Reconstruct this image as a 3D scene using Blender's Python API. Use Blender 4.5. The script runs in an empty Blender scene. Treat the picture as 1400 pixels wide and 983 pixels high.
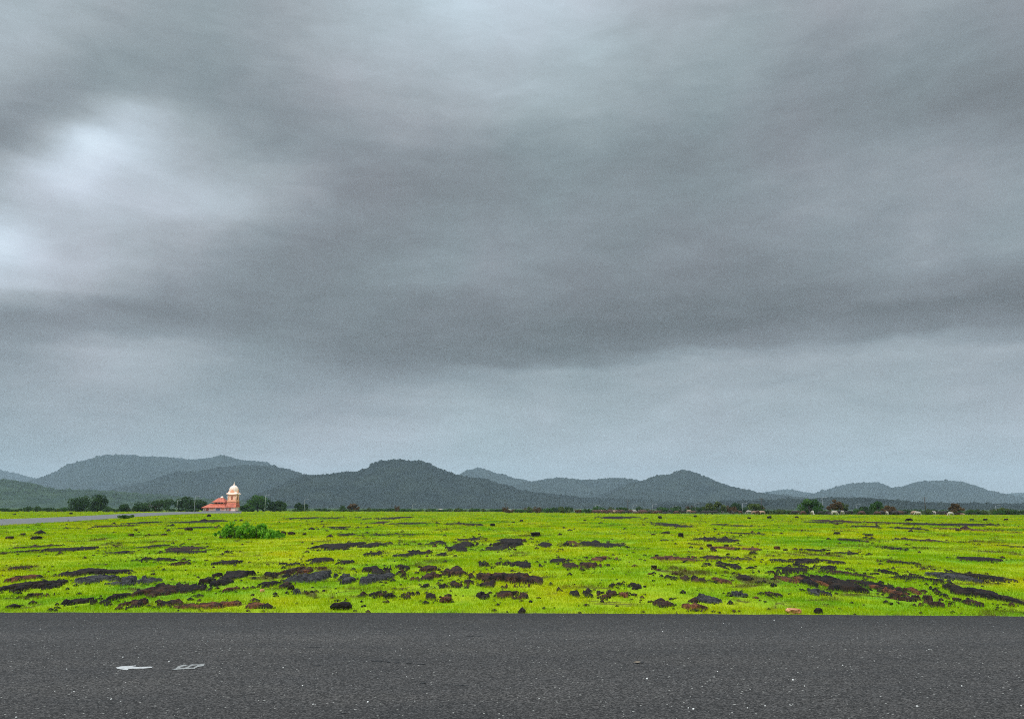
import bpy, math, random
import numpy as np
from mathutils import Vector, Matrix

random.seed(7)
RNG = np.random.default_rng(11)
DENOISE = False
SC = bpy.context.scene
COL = SC.collection
R = math.radians

# ------------------------------------------------------------------ camera
CAM_H = 1.6
F = 1100.0
HOR_L, HOR_R = 693.0, 696.0
PITCH = math.atan((694.5 - 491.5) / F)
ROLL = math.atan((HOR_R - HOR_L) / 1400.0)
cd = bpy.data.cameras.new('camera'); cam = bpy.data.objects.new('camera', cd); COL.objects.link(cam)
cd.sensor_width = 36.0; cd.sensor_fit = 'HORIZONTAL'; cd.lens = 36.0 * F / 1400.0
cd.clip_start = 0.1; cd.clip_end = 60000
M = Matrix.Rotation(math.pi / 2 + PITCH, 4, 'X') @ Matrix.Rotation(ROLL, 4, 'Z')
M.translation = (0, 0, CAM_H)
cam.matrix_world = M
SC.camera = cam
M3 = np.array(M.to_3x3())

def ray(px, py):
    d = M3 @ np.array([px - 700.0, -(py - 491.5), -F])
    return d / d[1]                      # unit forward (world Y)
def gp(px, py, z=0.0):                    # a pixel of the ground
    d = ray(px, py); t = (z - CAM_H) / d[2]
    return np.array([d[0] * t, t, z])
def at(px, py, Y):
    d = ray(px, py); return np.array([d[0] * Y, Y, CAM_H + d[2] * Y])
def to_px(p):
    v = M3.T @ (np.array(p) - np.array([0, 0, CAM_H]))
    return 700 + F * v[0] / -v[2], 491.5 - F * v[1] / -v[2]

# ------------------------------------------------------------------ light
SUN_EL, SUN_AZ = R(52), R(215)           # azimuth clockwise from +Y: behind and to the left
ld = bpy.data.lights.new('sun', 'SUN'); sun = bpy.data.objects.new('sun', ld); COL.objects.link(sun)
ld.energy = 1.5; ld.angle = R(25); ld.color = (1.0, 0.96, 0.9)
sdir = Vector((math.sin(SUN_AZ) * math.cos(SUN_EL), math.cos(SUN_AZ) * math.cos(SUN_EL), math.sin(SUN_EL)))
sun.rotation_euler = sdir.to_track_quat('Z', 'Y').to_euler()
SC.view_settings.view_transform = 'Standard'; SC.view_settings.look = 'None'
SC.view_settings.exposure = 0.0; SC.view_settings.gamma = 1.0
SC.cycles.volume_bounces = 0; SC.cycles.max_bounces = 5; SC.cycles.diffuse_bounces = 2
SC.cycles.transparent_max_bounces = 4
SC.cycles.filter_width = 1.0; SC.cycles.use_denoising = DENOISE
SC.cycles.use_adaptive_sampling = False

# ------------------------------------------------------------------ node helper
class NT:
    def __init__(s, tree): s.t = tree; s.n = tree.nodes; s.l = tree.links
    def new(s, typ, **kw):
        n = s.n.new(typ)
        for k, v in kw.items(): setattr(n, k, v)
        return n
    def put(s, node, sock, v):
        i = node.inputs[sock]
        if isinstance(v, bpy.types.NodeSocket): s.l.new(v, i)
        elif v is not None: i.default_value = v
    def math(s, op, a, b=None, c=None, clamp=False):
        n = s.new('ShaderNodeMath', operation=op, use_clamp=clamp); s.put(n, 0, a); s.put(n, 1, b)
        if c is not None: s.put(n, 2, c)
        return n.outputs[0]
    def vmath(s, op, a, b=None, out=0):
        n = s.new('ShaderNodeVectorMath', operation=op); s.put(n, 0, a)
        if b is not None: s.put(n, 1, b)
        return n.outputs[out]
    def noise(s, vec, scale, detail=4, rough=0.5, dist=0.0, out='Fac', dims='3D'):
        n = s.new('ShaderNodeTexNoise', noise_dimensions=dims); s.put(n, 'Vector', vec); s.put(n, 'Scale', scale)
        s.put(n, 'Detail', detail); s.put(n, 'Roughness', rough); s.put(n, 'Distortion', dist); return n.outputs[out]
    def voro(s, vec, scale, feature='F1', out='Distance'):
        n = s.new('ShaderNodeTexVoronoi', feature=feature); s.put(n, 'Vector', vec); s.put(n, 'Scale', scale); return n.outputs[out]
    def ramp(s, fac, stops, interp='LINEAR'):
        n = s.new('ShaderNodeValToRGB'); cr = n.color_ramp; cr.interpolation = interp
        while len(cr.elements) < len(stops): cr.elements.new(0.5)
        for e, (p, c) in zip(cr.elements, stops):
            e.position = p
            e.color = (c, c, c, 1) if isinstance(c, (int, float)) else (*c, 1)
        s.put(n, 0, fac); return n.outputs[0]
    def mix(s, f, a, b, blend='MIX'):
        n = s.new('ShaderNodeMix', data_type='RGBA', blend_type=blend); s.put(n, 0, f)
        for k, v in ((6, a), (7, b)):
            if isinstance(v, tuple) and len(v) == 3: v = (*v, 1)
            s.put(n, k, v)
        return n.outputs[2]
    def maprange(s, v, a, b, c=0.0, d=1.0, typ='LINEAR'):
        n = s.new('ShaderNodeMapRange', interpolation_type=typ); s.put(n, 0, v)
        for i, q in enumerate((a, b, c, d)): n.inputs[i + 1].default_value = q
        return n.outputs[0]
    def scalev(s, vec, sc):
        n = s.new('ShaderNodeMapping'); s.put(n, 'Vector', vec); n.inputs['Scale'].default_value = sc; return n.outputs[0]
    def bump(s, h, strength, dist):
        n = s.new('ShaderNodeBump'); s.put(n, 'Height', h); s.put(n, 'Strength', strength); s.put(n, 'Distance', dist); return n.outputs[0]

def material(name, build):
    m = bpy.data.materials.new(name); m.use_nodes = True
    nt = NT(m.node_tree); nt.n.clear()
    out = nt.new('ShaderNodeOutputMaterial'); b = nt.new('ShaderNodeBsdfPrincipled')
    pos = nt.new('ShaderNodeNewGeometry').outputs['Position']
    sh = build(nt, b, pos) or b.outputs[0]
    nt.l.new(sh, out.inputs['Surface']); return m

# ------------------------------------------------------------------ sky: overcast deck of cloud over a clear-sky model
SKY_X = [0, 50, 100, 150, 200, 270, 350, 450, 550, 650, 750, 850, 950, 1050, 1150, 1250, 1330, 1400]
SKY = {
 -60: [165,165,162,158,152,148,150,165,184,192,192,180,170,163,158,153,147,141],
 0: [168,168,168,162,155,150,150,168,184,193,188,172,162,158,155,148,142,138],
 55: [176,168,157,148,145,143,146,166,174,186,180,166,158,150,143,143,138,130],
 110: [158,148,142,140,140,139,142,156,165,172,168,158,150,142,136,132,126,120],
 150: [132,130,146,168,160,136,138,144,152,158,155,147,139,133,130,127,123,119],
 180: [126,150,196,206,186,146,132,134,141,146,144,138,132,130,133,137,136,128],
 218: [154,204,228,200,182,166,144,130,129,131,130,128,129,134,140,145,144,140],
 262: [164,170,184,182,182,190,176,134,121,126,126,128,133,138,140,141,141,142],
 300: [206,172,180,180,170,158,144,127,122,129,130,128,129,132,136,141,143,144],
 340: [222,192,182,174,160,146,132,124,126,138,128,122,124,128,134,140,138,136],
 385: [186,182,176,162,146,131,123,121,130,133,122,116,116,119,125,130,122,112],
 430: [122,120,117,113,111,109,109,108,108,107,105,102,100,98,98,95,91,90],
 452: [122,126,130,130,124,117,112,109,107,104,100,98,96,96,99,106,113,119],
 478: [138,149,160,164,157,144,126,114,108,102,99,101,112,127,140,148,149,150],
 495: [139,150,161,162,157,147,131,118,111,107,108,124,144,152,151,150,150,153],
 510: [140,148,156,158,155,150,140,129,123,132,148,152,153,151,150,150,152,153],
 560: [142,143,145,145,144,144,146,150,156,161,161,160,159,157,157,158,159,160],
 610: [149,152,154,155,156,159,162,166,168,169,168,166,165,164,165,167,168,170],
 660: [160,163,165,166,167,169,171,172,173,174,173,173,173,173,173,173,174,175],
 700: [166,168,169,170,170,171,172,173,174,174,173,173,173,173,173,174,175,176],
}
SKY_Y = sorted(SKY)
SKY_A = np.array([SKY[y] for y in SKY_Y], float)
def sky_val(az, el):
    d = (math.sin(az) * math.cos(el), math.cos(az) * math.cos(el), math.sin(el))
    px, py = to_px((d[0] * 1e4, d[1] * 1e4, CAM_H + d[2] * 1e4))
    px = min(max(px, 0), 1400); py = min(max(py, SKY_Y[0]), SKY_Y[-1])
    rows = [np.interp(px, SKY_X, r) for r in SKY_A]
    g_ = float(np.interp(py, SKY_Y, rows)) / 255.0
    return 0.517 + (g_ - 0.485) * (1.12 if g_ > 0.485 else 1.0)

world = bpy.data.worlds.new('World'); SC.world = world; world.use_nodes = True
w = NT(world.node_tree); w.n.clear()
wo = w.new('ShaderNodeOutputWorld')
sky = w.new('ShaderNodeTexSky'); sky.sky_type = 'NISHITA'; sky.sun_disc = False
sky.sun_elevation = SUN_EL; sky.sun_rotation = SUN_AZ; sky.air_density = 1.5; sky.dust_density = 3.0
bg1 = w.new('ShaderNodeBackground'); w.l.new(sky.outputs[0], bg1.inputs[0]); bg1.inputs[1].default_value = 0.06
dirv = w.new('ShaderNodeTexCoord').outputs['Generated']
wn1 = w.new('ShaderNodeTexNoise'); w.put(wn1, 'Vector', w.scalev(dirv, (1.0, 1.0, 2.2))); w.put(wn1, 'Scale', 4.5); w.put(wn1, 'Detail', 7); w.put(wn1, 'Roughness', 0.6)
warp = w.vmath('SUBTRACT', wn1.outputs['Color'], (0.5, 0.5, 0.5))
dv = w.vmath('ADD', dirv, w.vmath('MULTIPLY', warp, (0.085, 0.0, 0.06)))
sep = w.new('ShaderNodeSeparateXYZ'); w.l.new(dv, sep.inputs[0])
az = w.math('ARCTAN2', sep.outputs[0], sep.outputs[1])
el = w.math('ARCTAN2', sep.outputs[2], w.math('SQRT', w.math('ADD', w.math('MULTIPLY', sep.outputs[0], sep.outputs[0]), w.math('MULTIPLY', sep.outputs[1], sep.outputs[1]))))
AZ0, AZ1 = R(-36), R(36)
azn = w.maprange(az, AZ0, AZ1)
els = [PITCH + math.atan((491.5 - y) / F) for y in SKY_Y][::-1]
val = None
for i, e in enumerate(els):
    stops = [(k / 25.0, sky_val(AZ0 + (AZ1 - AZ0) * k / 25.0, e)) for k in range(26)]
    rr = w.ramp(azn, stops, 'CARDINAL')
    val = rr if val is None else w.mix(w.maprange(el, els[i - 1], e, typ='SMOOTHSTEP'), val, rr)
# wisps: cloud layer seen in perspective
sp2 = w.new('ShaderNodeSeparateXYZ'); w.l.new(dirv, sp2.inputs[0])
zz = w.math('ADD', w.math('MAXIMUM', sp2.outputs[2], 0.0), 0.12)
cb = w.new('ShaderNodeCombineXYZ'); w.put(cb, 0, w.math('DIVIDE', sp2.outputs[0], zz)); w.put(cb, 1, w.math('DIVIDE', sp2.outputs[1], zz))
n_a = w.noise(cb.outputs[0], 1.1, 7, 0.55, 0.6)
n_b = w.noise(w.scalev(dirv, (1.0, 1.0, 2.6)), 7.0, 7, 0.6, 0.4)
n_c = w.noise(w.scalev(dirv, (1.0, 1.0, 3.6)), 19.0, 6, 0.55, 0.8)
det = w.math('ADD', w.math('MULTIPLY', w.math('SUBTRACT', n_a, 0.5), 0.13), w.math('MULTIPLY', w.math('SUBTRACT', n_b, 0.5), 0.15))
det = w.math('ADD', det, w.math('MULTIPLY', w.math('SUBTRACT', n_c, 0.5), 0.07))
g = w.math('ADD', val, det)
lin = w.math('POWER', w.math('MAXIMUM', g, 0.02), 2.2)
tint = w.ramp(g, [(0.38, (0.95, 1.0, 1.03)), (0.47, (0.92, 1.0, 1.07)), (0.56, (0.875, 1.0, 1.085)), (0.66, (0.885, 1.0, 1.08)), (0.85, (0.87, 1.0, 1.13))])
tint2 = w.mix(w.maprange(w.noise(dirv, 5.0, 3), 0.3, 0.7), (1.045, 0.984, 1.0), (0.96, 1.010, 0.998))
ccol = w.vmath('MULTIPLY', tint, tint2)
up = w.maprange(sp2.outputs[2], 0.62, 0.9, 0.0, 4.6, 'SMOOTHSTEP')          # extra gain overhead, out of view, added to light the ground
back = w.maprange(sp2.outputs[1], 0.25, -0.5, 0.0, 2.6, 'SMOOTHSTEP')       # unseen sky behind the viewer, brightened to light the ground
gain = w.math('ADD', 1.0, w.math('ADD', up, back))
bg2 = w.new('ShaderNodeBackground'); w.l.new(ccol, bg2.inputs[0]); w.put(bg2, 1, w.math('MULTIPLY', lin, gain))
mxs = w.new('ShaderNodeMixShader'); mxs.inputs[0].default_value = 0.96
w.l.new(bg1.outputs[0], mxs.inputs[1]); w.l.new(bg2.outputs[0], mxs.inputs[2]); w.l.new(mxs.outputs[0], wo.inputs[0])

# ------------------------------------------------------------------ numpy noise and mesh helpers
_perm = np.random.default_rng(3).random((256, 256))
def vnoise(x, y):
    xi = np.floor(x).astype(int); yi = np.floor(y).astype(int)
    fx = x - xi; fy = y - yi; fx = fx * fx * (3 - 2 * fx); fy = fy * fy * (3 - 2 * fy)
    a = _perm[xi % 256, yi % 256]; b = _perm[(xi + 1) % 256, yi % 256]
    c = _perm[xi % 256, (yi + 1) % 256]; d = _perm[(xi + 1) % 256, (yi + 1) % 256]
    return (a * (1 - fx) + b * fx) * (1 - fy) + (c * (1 - fx) + d * fx) * fy
def fbm(x, y, oct=4, gain=0.5):
    s = 0; a = 1; t = 0
    for k in range(oct):
        s = s + a * vnoise(x * 2 ** k + 17.3 * k, y * 2 ** k + 9.1 * k); t += a; a *= gain
    return s / t

def np_mesh(name, verts, faces, mats, attrs=None, smooth=False, fmat=None):
    """verts (n,3); faces (m,k) all of one size."""
    me = bpy.data.meshes.new(name)
    verts = np.ascontiguousarray(verts, np.float32); faces = np.ascontiguousarray(faces, np.int32)
    k = faces.shape[1]
    me.vertices.add(len(verts)); me.vertices.foreach_set('co', verts.ravel())
    me.loops.add(faces.size); me.loops.foreach_set('vertex_index', faces.ravel())
    me.polygons.add(len(faces)); me.polygons.foreach_set('loop_start', np.arange(0, faces.size, k, dtype=np.int32))
    me.polygons.foreach_set('loop_total', np.full(len(faces), k, np.int32))
    if fmat is not None: me.polygons.foreach_set('material_index', np.ascontiguousarray(fmat, np.int32))
    me.update(calc_edges=True)
    if smooth: me.polygons.foreach_set('use_smooth', np.ones(len(faces), bool))
    for nm, arr in (attrs or {}).items():
        at_ = me.attributes.new(nm, 'FLOAT', 'POINT'); at_.data.foreach_set('value', np.ascontiguousarray(arr, np.float32))
    for m in (mats if isinstance(mats, (list, tuple)) else [mats]): me.materials.append(m)
    return me
def obj(name, me, parent=None, loc=None):
    o = bpy.data.objects.new(name, me); COL.objects.link(o)
    if parent is not None: o.parent = parent
    if loc is not None: o.location = loc
    return o
def tag(o, label=None, cat=None, group=None, kind=None):
    if label: o['label'] = label
    if cat: o['category'] = cat
    if group: o['group'] = group
    if kind: o['kind'] = kind
    return o
class MB:
    def __init__(s): s.v = []; s.f = []
    def add(s, vs, fs):
        b = len(s.v); s.v += [tuple(map(float, q)) for q in vs]; s.f += [tuple(b + i for i in q) for q in fs]; return s
    def box(s, x0, x1, y0, y1, z0, z1):
        return s.add([(x0,y0,z0),(x1,y0,z0),(x1,y1,z0),(x0,y1,z0),(x0,y0,z1),(x1,y0,z1),(x1,y1,z1),(x0,y1,z1)],
                     [(0,3,2,1),(4,5,6,7),(0,1,5,4),(1,2,6,5),(2,3,7,6),(3,0,4,7)])
    def frustum(s, a, b, z0, z1):         # a, b: (x0,x1,y0,y1)
        return s.add([(a[0],a[2],z0),(a[1],a[2],z0),(a[1],a[3],z0),(a[0],a[3],z0),(b[0],b[2],z1),(b[1],b[2],z1),(b[1],b[3],z1),(b[0],b[3],z1)],
                     [(0,3,2,1),(4,5,6,7),(0,1,5,4),(1,2,6,5),(2,3,7,6),(3,0,4,7)])
    def tube(s, pts, rad, n=8):
        pts = [Vector(p) for p in pts]; rings = []
        for i, p in enumerate(pts):
            d = (pts[min(i+1, len(pts)-1)] - pts[max(i-1, 0)]).normalized()
            u = d.orthogonal().normalized(); v = d.cross(u); r = rad[i]
            rings.append([p + (u * math.cos(6.28318*k/n) + v * math.sin(6.28318*k/n)) * r for k in range(n)])
        vs = [q for rg in rings for q in rg]; fs = []
        for i in range(len(pts)-1):
            for k in range(n): fs.append((i*n+k, i*n+(k+1) % n, (i+1)*n+(k+1) % n, (i+1)*n+k))
        fs.append(tuple(range(n))[::-1]); fs.append(tuple((len(pts)-1)*n + k for k in range(n)))
        return s.add(vs, fs)
    def lathe(s, prof, n=16, c=(0, 0), wob=0.0):
        vs = []; fs = []
        for (r, z) in prof:
            for k in range(n):
                rr = r * (1 + wob * math.cos(k * math.pi))
                vs.append((c[0] + rr*math.cos(6.28318*(k+.5)/n), c[1] + rr*math.sin(6.28318*(k+.5)/n), z))
        for i in range(len(prof)-1):
            for k in range(n): fs.append((i*n+k, i*n+(k+1) % n, (i+1)*n+(k+1) % n, (i+1)*n+k))
        fs.append(tuple(range(n))[::-1]); fs.append(tuple((len(prof)-1)*n+k for k in range(n)))
        return s.add(vs, fs)
    def build(s, name, mat, parent=None, smooth=False, loc=None):
        me = bpy.data.meshes.new(name); me.from_pydata(s.v, [], s.f); me.validate(); me.update()
        if smooth: me.polygons.foreach_set('use_smooth', np.ones(len(me.polygons), bool))
        me.materials.append(mat); return obj(name, me, parent, loc)
ORD = ['first','second','third','fourth','fifth','sixth','seventh','eighth','ninth','tenth','eleventh','twelfth','thirteenth',
       'fourteenth','fifteenth','sixteenth','seventeenth','eighteenth','nineteenth','twentieth']
def ordw(i):
    if i < 20: return ORD[i]
    t = {2: 'twenty', 3: 'thirty', 4: 'forty', 5: 'fifty'}[(i + 1) // 10]
    return {2: 'twentieth', 3: 'thirtieth', 4: 'fortieth', 5: 'fiftieth'}[(i + 1) // 10] if (i + 1) % 10 == 0 else t + ' ' + ORD[(i + 1) % 10 - 1]
TOLABEL = []                              # (object, phrase about the class, px): told apart by their order along the field
def finish_labels():
    by = {}
    for o, phrase, px in TOLABEL: by.setdefault(phrase, []).append((px, o))
    for phrase, lst in by.items():
        lst.sort(key=lambda q: q[0])
        for i, (px, o) in enumerate(lst):
            if len(lst) == 1: o['label'] = 'the only ' + phrase[0]
            elif i == 0: o['label'] = 'leftmost of the ' + phrase[1]
            elif i == len(lst) - 1: o['label'] = 'rightmost of the ' + phrase[1]
            else: o['label'] = ordw(i) + ' from left of the ' + phrase[1]

# ------------------------------------------------------------------ materials
def grass_colour(nt, pos, rnd=None):
    p = nt.scalev(pos, (1, 1, 0))
    big = nt.noise(nt.scalev(p, (1, 0.55, 1)), 0.16, 4, 0.6)
    med = nt.noise(p, 0.9, 4, 0.6)
    fine = nt.noise(p, 9.0, 3, 0.6)
    k = nt.math('ADD', nt.math('MULTIPLY', big, 0.62), nt.math('ADD', nt.math('MULTIPLY', med, 0.28), nt.math('MULTIPLY', fine, 0.06)))
    c = nt.ramp(k, [(0.36, (0.135, 0.31, 0.005)), (0.44, (0.26, 0.395, 0.003)), (0.52, (0.37, 0.44, 0.002)), (0.62, (0.48, 0.45, 0.003))])
    # thin or dying turf over bare soil, in low streaks along the field
    s1 = nt.noise(nt.scalev(p, (0.6, 1.0, 1)), 0.8, 6, 0.66, 0.3)
    s2 = nt.noise(nt.scalev(p, (0.8, 0.42, 1)), 0.38, 6, 0.70, 0.4)
    sc = nt.mix(nt.noise(p, 3.0, 4), (0.035, 0.032, 0.014), (0.15, 0.085, 0.025))
    soil = nt.math('MAXIMUM', nt.maprange(s1, 0.585, 0.64), nt.maprange(s2, 0.575, 0.61))
    c = nt.mix(nt.math('MULTIPLY', soil, 0.85), c, sc)
    if rnd is not None:
        c = nt.mix(nt.maprange(rnd, 0.0, 1.0, 0.0, 0.32), c, nt.vmath('MULTIPLY', c, (0.62, 0.72, 0.8)))
        c = nt.mix(nt.maprange(rnd, 0.93, 0.95, 0.0, 0.8), c, (0.24, 0.19, 0.07))
    return c
def m_ground(nt, b, pos):
    p = nt.scalev(pos, (1, 1, 0))
    c = grass_colour(nt, pos)
    fine = nt.noise(p, 14.0, 4, 0.7)
    c = nt.mix(nt.maprange(fine, 0.35, 0.65, 0.8, 0.2), c, nt.vmath('MULTIPLY', c, (0.45, 0.55, 0.6)))
    # beyond the pasture: rough dark scrubland
    sp = nt.new('ShaderNodeSeparateXYZ'); nt.l.new(pos, sp.inputs[0])
    wood = nt.mix(nt.noise(p, 0.05, 5), (0.020, 0.045, 0.014), (0.05, 0.09, 0.022))
    edge = nt.math('SUBTRACT', nt.math('ADD', sp.outputs[1], nt.math('MULTIPLY', nt.noise(p, 0.03, 3), 40.0)),
                   nt.maprange(sp.outputs[0], -30.0, 60.0, 430.0, 250.0))
    c = nt.mix(nt.maprange(edge, 0.0, 12.0), c, wood)
    nt.put(b, 'Base Color', c); nt.put(b, 'Roughness', 0.85); nt.put(b, 'Specular IOR Level', 0.15)
    nt.put(b, 'Normal', nt.bump(fine, 0.6, 0.05))
def m_blades(nt, b, pos):
    a = nt.new('ShaderNodeAttribute', attribute_name='rnd').outputs['Fac']
    c = grass_colour(nt, pos, a)
    d = nt.new('ShaderNodeBsdfDiffuse'); nt.put(d, 'Color', c)
    t = nt.new('ShaderNodeBsdfTranslucent'); nt.put(t, 'Color', c)
    m = nt.new('ShaderNodeMixShader'); m.inputs[0].default_value = 0.48
    nt.l.new(d.outputs[0], m.inputs[1]); nt.l.new(t.outputs[0], m.inputs[2]); return m.outputs[0]
def m_asphalt(nt, b, pos):
    p = nt.scalev(pos, (1, 1, 0))
    sp = nt.new('ShaderNodeSeparateXYZ'); nt.l.new(pos, sp.inputs[0]); y = sp.outputs[1]
    wav = nt.math('ADD', y, nt.math('MULTIPLY', nt.math('SUBTRACT', nt.noise(p, 0.5, 4), 0.5), 0.5))
    band = nt.ramp(nt.maprange(wav, 4.0, 14.0), [(0.0, 0.72), (0.22, 0.80), (0.36, 1.0), (0.50, 0.95), (0.60, 1.02), (0.66, 1.12), (0.72, 1.0), (0.86, 0.86)])
    n1 = nt.noise(p, 55.0, 3, 0.75)
    vc = nt.voro(p, 75.0, out='Color')
    sv = nt.new('ShaderNodeSeparateColor'); nt.l.new(vc, sv.inputs[0])
    n2 = nt.noise(nt.scalev(p, (0.35, 1, 1)), 1.3, 6, 0.65)
    grain = nt.math('ADD', nt.math('MULTIPLY', n1, 0.4), nt.math('MULTIPLY', sv.outputs[0], 0.6))
    c = nt.ramp(grain, [(0.12, (0.006, 0.0056, 0.0053)), (0.42, (0.029, 0.0270, 0.0252)), (0.60, (0.054, 0.0503, 0.047)), (0.80, (0.094, 0.0875, 0.082)), (0.95, (0.14, 0.130, 0.122))])
    c = nt.mix(1.0, c, nt.ramp(n2, [(0.3, (0.80, 0.80, 0.82)), (0.7, (1.22, 1.2, 1.18))]), 'MULTIPLY')
    c = nt.mix(1.0, c, band, 'MULTIPLY')
    spot = nt.maprange(sv.outputs[1], 0.996, 0.998)
    c = nt.mix(spot, c, (0.32, 0.31, 0.28))
    nt.put(b, 'Base Color', c)
    nt.put(b, 'Roughness', nt.maprange(n2, 0.3, 0.7, 0.72, 0.88)); nt.put(b, 'Specular IOR Level', 0.16)
    nt.put(b, 'Normal', nt.bump(nt.math('ADD', grain, nt.math('MULTIPLY', n2, 0.6)), 0.7, 0.008))
def m_road2(nt, b, pos):
    n = nt.noise(pos, 0.8, 5, 0.6)
    nt.put(b, 'Base Color', nt.ramp(n, [(0.3, (0.075, 0.072, 0.068)), (0.7, (0.13, 0.125, 0.118))])); nt.put(b, 'Roughness', 0.5)
def rock(base, alt, thr=0.5, rough=0.8):
    def f(nt, b, pos):
        n = nt.noise(pos, 5.0, 6, 0.7); n2 = nt.noise(pos, 40.0, 4, 0.7); v = nt.voro(pos, 26.0)
        c = nt.mix(nt.maprange(n, thr - 0.08, thr + 0.08), base, alt)
        c = nt.mix(1.0, c, nt.ramp(n2, [(0.3, 0.55), (0.7, 1.5)]), 'MULTIPLY')
        pale_specks = nt.maprange(nt.noise(pos, 17.0, 5, 0.7), 0.60, 0.68)  # pale brown specks scattered by noise
        c = nt.mix(nt.math('MULTIPLY', pale_specks, 0.5), c, (0.13, 0.11, 0.07))
        nt.put(b, 'Base Color', c); nt.put(b, 'Roughness', rough); nt.put(b, 'Specular IOR Level', 0.18)
        h = nt.math('ADD', nt.math('MULTIPLY', n2, 0.5), nt.math('MULTIPLY', v, 1.0))
        nt.put(b, 'Normal', nt.bump(h, 0.9, 0.03))
    return f
def plain(c1, c2, scale=3.0, rough=0.7, bump=0.0):
    def f(nt, b, pos):
        n = nt.noise(pos, scale, 5, 0.6)
        nt.put(b, 'Base Color', nt.mix(n, c1, c2)); nt.put(b, 'Roughness', rough); nt.put(b, 'Specular IOR Level', 0.3)
        if bump: nt.put(b, 'Normal', nt.bump(n, 0.5, bump))
    return f
def leaf(c1, c2):
    def f(nt, b, pos):
        a = nt.new('ShaderNodeAttribute', attribute_name='rnd').outputs['Fac']
        c = nt.mix(a, c1, c2)
        d = nt.new('ShaderNodeBsdfDiffuse'); nt.put(d, 'Color', c)
        t = nt.new('ShaderNodeBsdfTranslucent'); nt.put(t, 'Color', c)
        m = nt.new('ShaderNodeMixShader'); m.inputs[0].default_value = 0.25
        nt.l.new(d.outputs[0], m.inputs[1]); nt.l.new(t.outputs[0], m.inputs[2]); return m.outputs[0]
    return f
def m_hill(nt, b, pos, lo=(0.004, 0.009, 0.006), hi=(0.017, 0.024, 0.013)):
    n = nt.noise(pos, 0.012, 6, 0.65); v = nt.noise(pos, 0.11, 3, 0.7)
    c = nt.mix(nt.maprange(n, 0.35, 0.65), lo, hi)
    c = nt.mix(nt.maprange(v, 0.35, 0.65, 0.6, 0.0), c, nt.vmath('MULTIPLY', c, (0.45, 0.45, 0.5)))
    nt.put(b, 'Base Color', c); nt.put(b, 'Roughness', 0.95); nt.put(b, 'Specular IOR Level', 0.05)
    nt.put(b, 'Normal', nt.bump(v, 1.0, 5.0))
MAT = {
 'ground': material('pasture_ground', m_ground), 'blades': material('grass_blades', m_blades), 'asphalt': material('asphalt', m_asphalt),
 'road2': material('far_asphalt', m_road2), 'hill': material('forested_hill', m_hill), 'slope': material('open_green_slope', lambda nt, b, pos: m_hill(nt, b, pos, (0.020, 0.040, 0.018), (0.040, 0.066, 0.026))),
 'k': material('black_laterite', rock((0.007, 0.006, 0.006), (0.026, 0.015, 0.009), 0.55)),
 'b': material('brown_laterite', rock((0.010, 0.007, 0.006), (0.058, 0.026, 0.012), 0.52)),
 'r': material('rusty_laterite', rock((0.025, 0.011, 0.007), (0.14, 0.050, 0.018), 0.52)),
 'g': material('grey_laterite', rock((0.012, 0.012, 0.0125), (0.050, 0.049, 0.048), 0.52)),
 'orange': material('orange_stone', rock((0.40, 0.16, 0.07), (0.55, 0.27, 0.14), 0.5)),
 'white': material('worn_white_paint', plain((0.12, 0.12, 0.12), (0.62, 0.61, 0.59), 30.0)),
 'whitedim': material('faded_white_paint', plain((0.02, 0.02, 0.02), (0.40, 0.40, 0.38), 34.0)),
 'crack': material('dark_crack', plain((0.008, 0.008, 0.008), (0.02, 0.02, 0.02), 30.0)),  # even dark colour of the road cracks
 'pebble': material('pale_pebble', plain((0.45, 0.44, 0.41), (0.75, 0.74, 0.70), 40.0)),
 'chip': material('road_chip', plain((0.05, 0.05, 0.05), (0.30, 0.29, 0.27), 60.0)),
 'bark': material('bark', plain((0.05, 0.038, 0.028), (0.11, 0.09, 0.07), 8.0, 0.9)),
 'leaf_dark': material('leaf_dark', leaf((0.018, 0.042, 0.016), (0.055, 0.10, 0.030))),
 'leaf_green': material('leaf_green', leaf((0.025, 0.068, 0.018), (0.080, 0.155, 0.034))),
 'leaf_bush': material('leaf_bush', leaf((0.035, 0.150, 0.012), (0.24, 0.50, 0.035))),
 'leaf_brown': material('leaf_brown', leaf((0.060, 0.040, 0.022), (0.150, 0.095, 0.045))),
 'leaf_olive': material('leaf_olive', leaf((0.045, 0.075, 0.022), (0.120, 0.150, 0.045))),
 'pole': material('pale_pole', plain((0.22, 0.23, 0.23), (0.30, 0.31, 0.31), 2.0, 0.6)),
 'darkpole': material('dark_pole', plain((0.03, 0.03, 0.032), (0.06, 0.055, 0.05), 2.0, 0.8)),
 'lamp': material('lamp_housing', plain((0.20, 0.21, 0.22), (0.28, 0.29, 0.30), 2.0, 0.6)),
}

# ------------------------------------------------------------------ ground
def edge_y(x):                            # far edge of the road, from three points on it
    p = [gp(0, 836.6), gp(700, 837.6), gp(1400, 842.0)]
    return np.interp(x, [q[0] for q in p], [q[1] for q in p])
_e = [gp(0, 836.6), gp(350, 836.9), gp(700, 837.6), gp(1050, 839.3), gp(1400, 842.0)]
_c = np.polyfit([q[0] for q in _e], [q[1] for q in _e], 2)
def edge_y(x):
    x = np.clip(x, -12, 12); return np.polyval(_c, x)
def gh(x, y):                             # height of the pasture
    x = np.asarray(x, float); y = np.asarray(y, float)
    f = np.clip((y - edge_y(x) - 0.1) / 1.5, 0, 1)
    far = np.clip(1 - (y - 60) / 120, 0, 1)
    z = (fbm(x * 0.8 + 40, y * 0.8 + 40, 3) - 0.5) * 0.09 + (fbm(x * 0.13 + 9, y * 0.13 + 5, 2) - 0.5) * 0.14
    return -0.025 + z * f * far
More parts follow.
